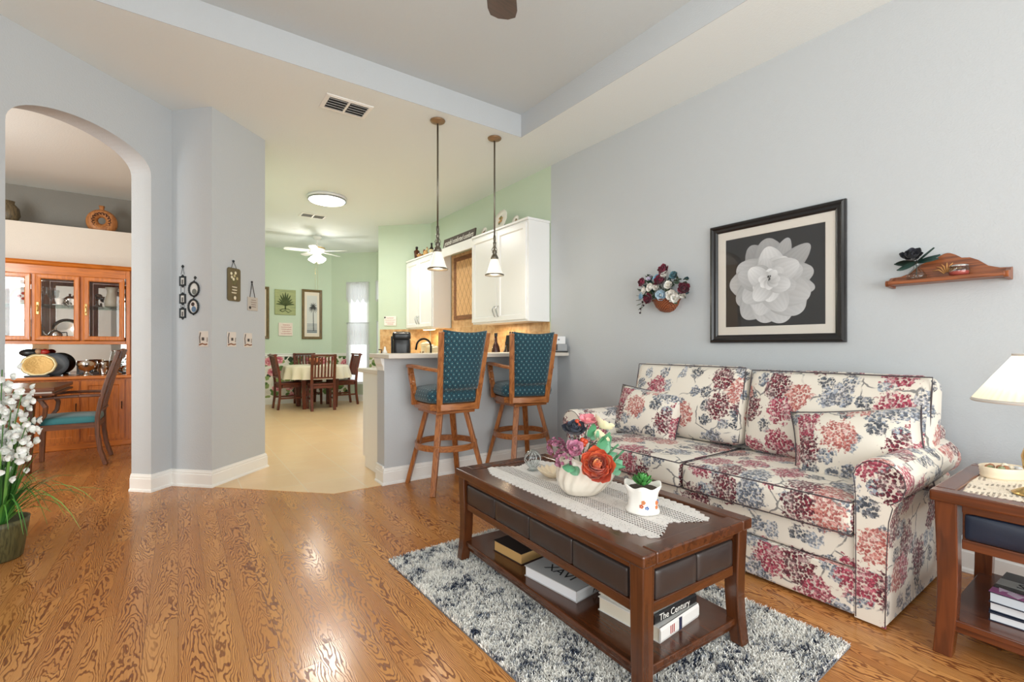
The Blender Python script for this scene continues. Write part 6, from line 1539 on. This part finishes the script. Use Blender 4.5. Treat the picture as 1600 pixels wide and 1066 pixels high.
def make_armchair(label, loc, rz):
    c = thing('dining_armchair', label, 'armchair', loc, rz)   # faces local +y
    WD = M_DCH
    for sx in (-1, 1):
        pts = [(sx * 0.235, -0.285, 0.0), (sx * 0.235, -0.245, 0.14), (sx * 0.235, -0.225, 0.30), (sx * 0.235, -0.225, 0.46), (sx * 0.235, -0.25, 0.62), (sx * 0.235, -0.30, 0.82), (sx * 0.235, -0.38, 1.08)]
        m = MB()
        for p, q in zip(pts[:-1], pts[1:]): m.bar(p, Vector(q) + (Vector(q) - Vector(p)).normalized() * 0.006, 0.034, 0.062, (1, 0, 0))
        m.build('back_post', WD('z'), c, bevel=0.005)
        MB().bar((sx * 0.25, 0.235, 0.0), (sx * 0.245, 0.225, 0.41), 0.034, 0.034, (0, 1, 0), 0.05, 0.05).build('leg', WD('z'), c, bevel=0.004)
        m = MB()
        q = [(sx * 0.245, -0.245, 0.665), (sx * 0.275, -0.10, 0.668), (sx * 0.29, 0.06, 0.665), (sx * 0.285, 0.17, 0.652), (sx * 0.27, 0.235, 0.640)]
        for p, r_ in zip(q[:-1], q[1:]): m.bar(p, Vector(r_) + (Vector(r_) - Vector(p)).normalized() * 0.005, 0.052, 0.026)
        a = m.build('armrest', WD('y'), c, bevel=0.006)
        m = MB(); q = [(sx * 0.275, 0.155, 0.645), (sx * 0.28, 0.12, 0.58), (sx * 0.27, 0.13, 0.50), (sx * 0.25, 0.19, 0.41)]
        for p, r_ in zip(q[:-1], q[1:]): m.bar(p, Vector(r_) + (Vector(r_) - Vector(p)).normalized() * 0.008, 0.03, 0.05, (1, 0, 0))
        m.build('arm_support', WD('z'), a, bevel=0.004)
        MB().bar((sx * 0.24, -0.21, 0.385), (sx * 0.24, 0.22, 0.385), 0.024, 0.05, (0, 0, 1)).build('seat_rail', WD('y'), c)
    MB().box(-0.225, 0.205, 0.36, 0.225, 0.232, 0.41).build('seat_rail', WD('x'), c); MB().box(-0.225, -0.235, 0.36, 0.225, -0.21, 0.41).build('seat_rail', WD('x'), c)
    MB().rbox(0.235, 0.23, 0.032, 0.025, 8, (0, 0, 0.022), T(0, 0.0, 0.435)).build('seat_cushion', plain('teal_velvet', srgb(54, 122, 128), 0.8, bump=(300, 0.2), sheen=0.4), c, smooth=True, weld=True)
    m = MB(); m.grid(lambda u, v: ((u - 0.5) * 0.44, -0.365 - 0.018 - 0.03 * math.sin(PI * u) * 0 - (v) * 0.02, 1.01 + 0.085 * v + 0.012 * math.sin(PI * u)), 12, 2); m.build('top_rail', WD('x'), c, solid=0.024, bevel=0.003)
    for k in range(5):
        x = -0.15 + 0.075 * k; MB().bar((x, -0.248, 0.52), (x, -0.372, 1.03), 0.036, 0.012, (0, 1, 0)).build('back_slat', WD('z'), c)
    MB().bar((-0.22, -0.24, 0.52), (0.22, -0.24, 0.52), 0.02, 0.045, (0, 1, 0)).build('lower_rail', WD('x'), c)
    return c
make_armchair('oak armchair with teal seat at the end of the dining table', (-0.845, 6.14, 0.0005), 90)

# ------------------------------------------------------------------ breakfast nook
TC = (2.11, 9.25)
c = thing('round_table', 'round mahogany legged table in the nook', 'table', (TC[0], TC[1], 0.0035))
MB().lathe([(0.54, 0.735), (0.55, 0.745), (0.55, 0.765), (0.54, 0.77)], 40).build('tabletop', M_NCH('x'), c)
MB().box(-0.32, -0.32, 0.65, 0.32, 0.32, 0.735).build('apron', M_NCH('x'), c)
for sx in (-1, 1):
    for sy in (-1, 1): MB().bar((sx * 0.27, sy * 0.27, 0), (sx * 0.29, sy * 0.29, 0.70), 0.06, 0.06, (0, 1, 0), 0.075, 0.075).build('leg', M_NCH('z'), c, bevel=0.004)
m = MB(); n = 160
def cloth_pt(r, a, z, wv): 
    k = 1 + wv * 0.05 * math.sin(17 * a + 0.6 * math.sin(3 * a)); return (r * k * math.cos(a), r * k * math.sin(a), z)
rows = [(0.001, 0.0, 0), (0.30, 0, 0), (0.53, 0, 0), (0.556, -0.006, 0), (0.568, -0.03, 0.15), (0.578, -0.10, 0.55), (0.588, -0.17, 0.9), (0.595, -0.235, 1.2)]
vs = [cloth_pt(r, 2 * PI * j / n, z, w) for r, z, w in rows for j in range(n)]
m.add(vs, [(i * n + j, i * n + (j + 1) % n, (i + 1) * n + (j + 1) % n, (i + 1) * n + j) for i in range(len(rows) - 1) for j in range(n)])
o = m.build('tablecloth', plain('cream_cloth', srgb(232, 222, 200), 0.85), smooth=True); o.location = (TC[0], TC[1], 0.777)
tag(o, 'cream cloth draped over the round nook table', 'tablecloth')
c = thing('centrepiece', 'brown basket of dried fruit at the middle of the nook table', 'basket', (TC[0] - 0.02, TC[1] + 0.0, 0.779))
MB().lathe([(0.08, 0), (0.12, 0.03), (0.14, 0.055), (0.13, 0.055), (0.07, 0.01)], 24).build('basket', plain('brown_basket', srgb(112, 60, 34), 0.6, bump=(80, 0.6)), c, smooth=True)
m = MB(); rg = random.Random(8)
for k in range(18): m.c = rg.choice([srgb(150, 70, 40), srgb(190, 110, 70), srgb(110, 50, 34), srgb(206, 150, 96)]); m.ball((rg.uniform(-.09, .09), rg.uniform(-.09, .09), 0.06 + rg.random() * 0.05), rg.uniform(0.025, 0.036), 7)
m.build('fruit', M_VC, c, smooth=True)
def make_nook_chair(label):
    c = thing('nook_chair', label, 'chair', (0, 0, 0), 0, 'slat back chairs round the nook table')   # faces +y
    WD = M_NCH
    for sx in (-1, 1):
        pts = [(sx * 0.185, -0.235, 0.0), (sx * 0.185, -0.205, 0.22), (sx * 0.185, -0.20, 0.46), (sx * 0.185, -0.225, 0.70), (sx * 0.185, -0.285, 0.98)]
        m = MB()
        for p, q in zip(pts[:-1], pts[1:]): m.bar(p, Vector(q) + (Vector(q) - Vector(p)).normalized() * 0.005, 0.036, 0.046, (1, 0, 0))
        m.build('back_post', WD('z'), c, bevel=0.004)
        MB().bar((sx * 0.195, 0.20, 0), (sx * 0.19, 0.195, 0.44), 0.034, 0.034, (0, 1, 0), 0.044, 0.044).build('leg', WD('z'), c, bevel=0.003)
        MB().bar((sx * 0.19, -0.20, 0.20), (sx * 0.192, 0.195, 0.20), 0.018, 0.028, (0, 0, 1)).build('stretcher', WD('y'), c)
    MB().rbox(0.215, 0.22, 0.018, 0.012, 4, M=T(0, 0.01, 0.458)).build('seat', WD('y'), c, smooth=True, weld=True)
    m = MB(); m.box(-0.17, -0.19, 0.385, 0.17, -0.165, 0.44); m.box(-0.17, 0.18, 0.385, 0.17, 0.205, 0.44); m.box(-0.2, -0.16, 0.385, -0.18, 0.18, 0.44); m.box(0.18, -0.16, 0.385, 0.2, 0.18, 0.44)
    m.build('seat_apron', WD('x'), c)
    MB().bar((-0.205, -0.285, 0.965), (0.205, -0.285, 0.965), 0.024, 0.075, (0, 1, 0.2)).build('top_rail', WD('x'), c, bevel=0.004)
    MB().bar((-0.18, -0.21, 0.575), (0.18, -0.21, 0.575), 0.02, 0.045, (0, 1, 0.1)).build('lower_rail', WD('x'), c)
    for k in range(6):
        x = -0.135 + 0.054 * k; MB().bar((x, -0.212, 0.58), (x, -0.28, 0.94), 0.026, 0.012, (1, 0, 0) if False else (0, 1, 0)).build('back_slat', WD('z'), c)
    return c
ch = make_nook_chair('mahogany slat back chair turned away from the viewer at the nook table')
place(ch, (2.085, 8.80, 0.0035), -4)
k = dup(ch); place(k, (1.655, 9.30, 0.0035), -86, 'mahogany slat back chair in profile next to the pillar wall side of the nook table')
k = dup(ch); place(k, (2.60, 9.33, 0.0035), 94, 'mahogany slat back chair in profile on the window side of the nook table')
k = dup(ch); place(k, (2.07, 9.77, 0.0035), 182, 'mahogany slat back chair behind the nook table by the flowered paper')

def hung(name, label, cat, x, z, group=None): return thing(name, label, cat, (x, 10.0995, z), 0, group)
GILT = wood('gilt_bronze', srgb(120, 96, 52), srgb(70, 54, 30), 'z', 0.4, 2.0)
def palm_frame(label, x):
    c = hung('palm_picture', label, 'picture', x, 1.772, 'palm pictures in the nook')
    MB().rframe(0.385, 1.0, [(0, -0.001), (0, -0.028), (0.012, -0.036), (0.045, -0.026), (0.05, -0.012), (0.05, -0.001)]).build('frame', GILT, c, bevel=0.002)
    MB().box(-0.145, -0.010, -0.452, 0.145, -0.004, 0.452).build('mount', plain('cream_mount', srgb(226, 214, 198), 0.8), c)
    MB().box(-0.098, -0.0112, -0.385, 0.098, -0.0100, 0.38).build('print', plain('pale_grey_print', srgb(206, 206, 202), 0.7), c)
    m = MB(srgb(70, 72, 70))
    m.tube([(0.03, -0.0122, -0.33), (0.026, -0.0122, -0.1), (0.022, -0.0122, 0.15)], [0.008, 0.006, 0.005], 5)
    for k in range(13):
        a = rad(-60 + 25 * k); L = 0.085 if abs(math.sin(a)) < 0.9 else 0.10
        pts = [(0.022 + L * t * math.cos(a), -0.0123, 0.15 + L * t * math.sin(a) - 0.05 * t * t * (1 if math.sin(a) < 0.6 else 0.2)) for t in (0, 0.35, 0.7, 1)]
        m.tube(pts, [0.004, 0.009, 0.007, 0.001], 5)
    m.c = srgb(86, 96, 104)
    for k in range(7): m.box(-0.096, -0.0118, -0.37 + 0.028 * k, 0.096, -0.0113, -0.37 + 0.028 * k + 0.010 + 0.01 * (k < 2))
    m.build('printed_palm', M_VC, c)
palm_frame('tall gilt framed palm tree picture behind the table on the nook wall', 2.215)
palm_frame('tall gilt framed picture half hidden by the pillar edge', 1.243)
c = hung('leaf_panel', 'square green relief panel of a potted plant on the nook wall', 'panel', 1.72, 1.99)
MB().box(-0.19, -0.022, -0.248, 0.19, -0.001, 0.248).build('panel', wood('verdigris', srgb(166, 172, 120), srgb(140, 150, 104), 'x', 0.6, 0.8), c, bevel=0.006)
m = MB(srgb(76, 88, 48))
for k in range(11):
    a = rad(22 + 13.6 * k); L = 0.20 if 50 < math.degrees(a) < 130 else 0.17
    pts = [(L * t * math.cos(a) * 1.05, -0.023, -0.07 + L * 1.35 * t * math.sin(a) - 0.06 * t * t * abs(math.cos(a))) for t in (0, 0.3, 0.6, 0.85, 1)]
    m.tube(pts, [0.005, 0.012, 0.016, 0.010, 0.002], 6)
m.tube([(0, -0.023, -0.14), (0, -0.023, -0.06)], 0.014, 6); m.tube([(-0.1, -0.023, -0.16), (-0.05, -0.023, -0.19), (0.0, -0.023, -0.16), (0.05, -0.023, -0.20), (0.11, -0.023, -0.17), (0.05, -0.023, -0.13), (-0.05, -0.023, -0.13), (-0.1, -0.023, -0.16)], 0.007, 6)
m.build('relief_plant', M_VC, c, smooth=True)
c = hung('plaque', 'pale square plaque with red words below the green relief panel', 'plaque', 1.726, 1.46)
MB().box(-0.125, -0.02, -0.128, 0.125, -0.001, 0.128).build('board', plain('cream_plaque', srgb(232, 216, 206), 0.7), c, bevel=0.004)
m = MB(srgb(180, 70, 74))
for k, w_ in enumerate((0.06, 0.09, 0.085, 0.07, 0.095)):
    z_ = 0.085 - 0.042 * k; m.tube([(-w_ + 2 * w_ * i / 26 + 0.01, -0.0205, z_ + 0.009 * math.sin(i * 2.1) * (0.5 + 0.5 * math.cos(i * 0.7))) for i in range(27)], 0.0032, 4)
m.build('red_script', M_VC, c)

# curtains of the bay window
SHEER = make_sheer('white_lace_voile', srgb(226, 226, 228), 0.97); SHEER2 = make_sheer('white_voile', srgb(246, 246, 246), 0.8)
def pleated(m, x0, x1, ztop, zbot, amp, n_pl, scal=0.0, nscal=3, y=-0.035):
    def fn(u, v):
        z = ztop + (zbot - ztop) * v
        if scal: z += scal * (abs(math.sin(u * PI * nscal)) * -1 + 0.5) * v
        return (x0 + (x1 - x0) * u, y + amp * math.sin(u * n_pl * 2 * PI) * (0.4 + 0.6 * v), z)
    m.grid(fn, 140, 8)
t = thing('curtain', 'white lace valance and cafe curtains on the bay window', 'curtain', (2.6, 10.1, 0), -45)
m = MB(); pleated(m, 0.355, 0.845, 2.44, 2.06, 0.008, 17, 0.09, 4, -0.05); m.build('valance', SHEER, t, smooth=True)
m = MB(); pleated(m, 0.362, 0.838, 1.60, 1.16, 0.007, 15); m.build('cafe_panel', SHEER, t, smooth=True)
m = MB(); pleated(m, 0.345, 0.40, 1.16, 0.30, 0.006, 3); m.build('side_drape', SHEER, t, smooth=True)
m = MB(); pleated(m, 0.80, 0.85, 1.16, 0.30, 0.006, 3); m.build('side_drape', SHEER, t, smooth=True)
m = MB(); pleated(m, 0.385, 0.815, 2.40, 0.40, 0.004, 10, 0, 1, -0.012); m.build('voile', SHEER2, t, smooth=True)
for z in (1.605, 2.43): MB().tube([(0.345, -0.04, z), (0.855, -0.04, z)], 0.006, 8).build('rod', M_STEEL, t)
t = thing('curtain', 'white lace curtains on the nook side window', 'curtain', (3.2995, 9.3, 0), -90)
m = MB(); pleated(m, 0.02, 1.18, 2.44, 2.06, 0.008, 30, 0.09, 9, -0.06); m.build('valance', SHEER, t, smooth=True)
m = MB(); pleated(m, 0.04, 1.16, 1.62, 0.36, 0.007, 28, 0, 1, -0.045); m.build('cafe_panel', SHEER, t, smooth=True)
for z in (1.625, 2.43): MB().tube([(0.02, -0.05, z), (1.18, -0.05, z)], 0.006, 8).build('rod', M_STEEL, t)

# ------------------------------------------------------------------ keepsakes on the pillar
def on2(s, z, off=0.0005): return (C1[0] + 0.012 * Q + s * Q - off * Q, C1[1] - 0.012 * Q - s * Q - off * Q, z)
def on3(s, z, off=0.0005): return (C2[0] + s * Q + off * Q, C2[1] + s * Q - off * Q, z)
IRON = plain('dark_pewter', srgb(52, 56, 58), 0.45, 0.6)
PHOTO = lambda k: plain('tiny_photo_%d' % k, [srgb(206, 204, 198), srgb(190, 196, 200), srgb(216, 210, 200), srgb(150, 170, 190)][k], 0.35)
c = thing('photo_chain', 'chain of three tiny dark frames hung on the pillar', 'frames', on2(0.096, 1.775), -45)
m = MB(); m.ball((0, -0.006, 0.0), 0.009, 8); m.prism([(-0.012, 0), (0, 0.014), (0.012, 0), (0, -0.014)], 0.002, 0.008, R(90, 'X')); m.build('hook', IRON, c)
m = MB()
for sx in (-1, 1):
    m.tube([(0, -0.005, -0.005), (sx * 0.016, -0.005, -0.065)], 0.0016, 5); m.tube([(sx * 0.016, -0.005, -0.15), (sx * 0.016, -0.005, -0.24)], 0.0014, 5); m.tube([(sx * 0.016, -0.005, -0.31), (sx * 0.016, -0.005, -0.40)], 0.0014, 5)
m.build('chain', IRON, c)
for k, z in enumerate((-0.115, -0.275, -0.385 + 0.0)):
    z = (-0.118, -0.262, -0.378)[k]
    m = MB().rframe(0.056, 0.078, [(0, -0.001), (0, -0.010), (0.006, -0.013), (0.012, -0.009), (0.012, -0.001)], T(0, 0, z))
    for sg in (-1, 1): m.prism([(-0.012, 0), (0, 0.014), (0.012, 0)], 0.001, 0.009, T(0, 0, z + sg * 0.039) @ (R(90, 'X') if sg > 0 else R(-90, 'X') @ T(0, 0, -0.010)))
    f = m.build('frame', IRON, c)
    m = MB(srgb(208, 206, 200)); m.box(-0.018, -0.006, z - 0.029, 0.018, -0.003, z + 0.029); m.c = srgb(96, 92, 90); m.box(-0.008, -0.0066, z - 0.024, 0.006, -0.006, z + 0.012); m.build('photo', M_VC, f)
def oval(label, s, z, hook, kind):
    c = thing('oval_frame', label, 'frame', on2(s, z), -45, 'oval frames on the pillar')
    m = MB()
    ring = lambda rr, y: [(rr * 0.80 * math.cos(a), y, rr * math.sin(a)) for a in [2 * PI * i / 40 for i in range(40)]]
    m.tube(ring(0.056, -0.009), [0.0085 if i % 2 else 0.0065 for i in range(40)], 8, closed=True)
    m.ball((0, -0.007, -0.064), 0.006, 6); m.ball((0, -0.007, 0.064), 0.006, 6)
    m.build('frame', IRON, c, smooth=True)
    if kind == 0: col = [srgb(216, 216, 212), srgb(110, 114, 110)]
    else: col = [srgb(226, 220, 214), srgb(92, 120, 150)]
    m = MB(col[0]); m.lathe([(0.001, 0.004), (0.052, 0.004)], 30, R(90, 'X') @ S(0.8, 1, 1), cap=False); m.c = col[1]
    m.lathe([(0.001, 0.0046), (0.024, 0.0046)], 20, T(0, 0, -0.02) @ R(90, 'X') @ S(0.9, 1, 1), cap=False)
    if kind: m.c = srgb(60, 44, 40); m.lathe([(0.001, 0.005), (0.016, 0.005)], 16, T(-0.008, 0, 0.02) @ R(90, 'X'), cap=False)
    m.build('photo', M_VC, c)
    if hook:
        m = MB(); m.prism([(-0.012, 0), (0, 0.014), (0.012, 0), (0, -0.014)], 0.001, 0.008, T(0.008, 0, 0.092) @ R(90, 'X')); m.tube([(0.008, -0.006, 0.085), (0.002, -0.006, 0.068)], 0.002, 5); m.build('hook', IRON, c)
oval('upper of two oval pewter frames hanging on the pillar, with hook', 0.203, 1.589, True, 0)
oval('lower oval pewter frame with a colour photo on the pillar', 0.198, 1.448, False, 1)
def switch(name, label, loc, rz, w_, h_, grp):
    c = thing(name, label, 'switch plate', loc, rz, grp)
    MB().box(-w_ / 2, -0.006, -h_ / 2, w_ / 2, -0.0005, h_ / 2).build('plate', plain('picture_plate', srgb(214, 206, 198), 0.35), c, bevel=0.002)
    m = MB(srgb(64, 52, 46)); m.tube([(-w_ * 0.36, -0.0065, -h_ * 0.28), (-w_ * 0.40, -0.0065, 0.1 * h_), (-w_ * 0.3, -0.0065, h_ * 0.42)], 0.004, 5)
    m.c = srgb(140, 96, 70); m.tube([(-w_ * 0.42, -0.0065, -h_ * 0.38), (-0.1 * w_, -0.0065, -h_ * 0.30), (w_ * 0.2, -0.0065, -h_ * 0.36), (w_ * 0.42, -0.0065, -h_ * 0.33)], 0.006, 5)
    m.c = srgb(120, 104, 92); m.tube([(w_ * 0.40, -0.0065, -h_ * 0.2), (w_ * 0.42, -0.0065, h_ * 0.1)], 0.003, 5)
    m.build('printed_motif', M_VC, c)
    m = MB(); m.box(-0.006, -0.016, -0.012, 0.006, -0.006, 0.012); m.build('toggle', plain('dark_toggle', srgb(70, 64, 60), 0.4), c)
switch('switch_plate', 'decorated light switch plate near the outer corner of the pillar', on2(0.288, 1.188), -45, 0.085, 0.125, 'decorated switch plates')
switch('switch_plate', 'decorated light switch plate under the tall olive plaque', on3(0.205, 1.188), 45, 0.10, 0.125, 'decorated switch plates')
switch('switch_plate', 'decorated light switch plate under the small stone plaque', on3(0.396, 1.183), 45, 0.10, 0.125, 'decorated switch plates')
c = thing('hanging_plaque', 'tall olive plaque with flowers and words hung on the pillar', 'plaque', on3(0.228, 1.652), 45)
poly = []
for cx, cz, a0 in ((0.052, 0.12, 0), (-0.052, 0.12, 90), (-0.052, -0.12, 180), (0.052, -0.12, 270)):
    poly += [(cx + 0.020 * math.cos(rad(a0 + 15 * i)), cz + 0.020 * math.sin(rad(a0 + 15 * i))) for i in range(7)]
MB().prism(poly, 0.001, 0.012, R(90, 'X')).build('board', wood('olive_metal', srgb(104, 92, 62), srgb(80, 70, 48), 'z', 0.5, 1.5), c, bevel=0.002)
m = MB(); rg = random.Random(6)
for x, z in ((-0.03, 0.06), (0.0, 0.075), (0.03, 0.055), (-0.01, 0.045), (0.012, 0.10), (-0.035, 0.09)):
    m.c = rg.choice([srgb(226, 218, 190), srgb(190, 176, 130)]); m.ball((x, -0.013, z), 0.012, 6, sz=(0.012, 0.002, 0.013))
m.c = srgb(120, 124, 80)
for x in (-0.03, 0.0, 0.025): m.tube([(x, -0.0125, 0.05), (x * 0.3, -0.0125, 0.0)], 0.002, 4)
m.c = srgb(222, 212, 190)
for k in range(3): m.tube([(-0.026 + 0.052 * i / 10 - 0.006 * (k == 2), -0.0128, -0.022 - 0.024 * k + 0.004 * math.sin(i * 2)) for i in range(11)], 0.0042, 4)
m.ball((0.006, -0.013, -0.112), 0.014, 6, sz=(0.014, 0.002, 0.016)); m.build('painted_motif', M_VC, c)
m = MB(); m.ball((-0.006, -0.008, 0.198), 0.010, 8)
for sx in (-1, 1): m.tube([(-0.006, -0.008, 0.198), (sx * 0.03, -0.008, 0.135)], 0.0022, 5)
m.build('wire_hanger', IRON, c)
c = thing('hanging_plaque', 'small pale stone plaque hung on a dark ribbon', 'plaque', on3(0.452, 1.508), 45)
MB().box(-0.062, -0.010, -0.06, 0.062, -0.001, 0.06).build('board', plain('pale_stone', srgb(186, 178, 168), 0.7), c, bevel=0.002)
m = MB(srgb(120, 84, 72))
for k, w_ in enumerate((0.03, 0.035, 0.03, 0.028)): m.tube([(-w_ + 2 * w_ * i / 14 + 0.008, -0.0105, 0.034 - 0.02 * k + 0.003 * math.sin(i * 2.2)) for i in range(15)], 0.0015, 4)
m.c = srgb(40, 34, 34); m.ball((-0.036, -0.0105, -0.035), 0.012, 6, sz=(0.014, 0.002, 0.013)); m.build('printed_words', M_VC, c)
m = MB(); m.ball((-0.01, -0.008, 0.195), 0.009, 8)
for sx in (-1, 1): m.tube([(-0.01, -0.008, 0.195), (-0.004 + sx * 0.032, -0.008, 0.055)], 0.003, 5)
m.build('ribbon', plain('dark_ribbon', srgb(52, 46, 48), 0.7), c)
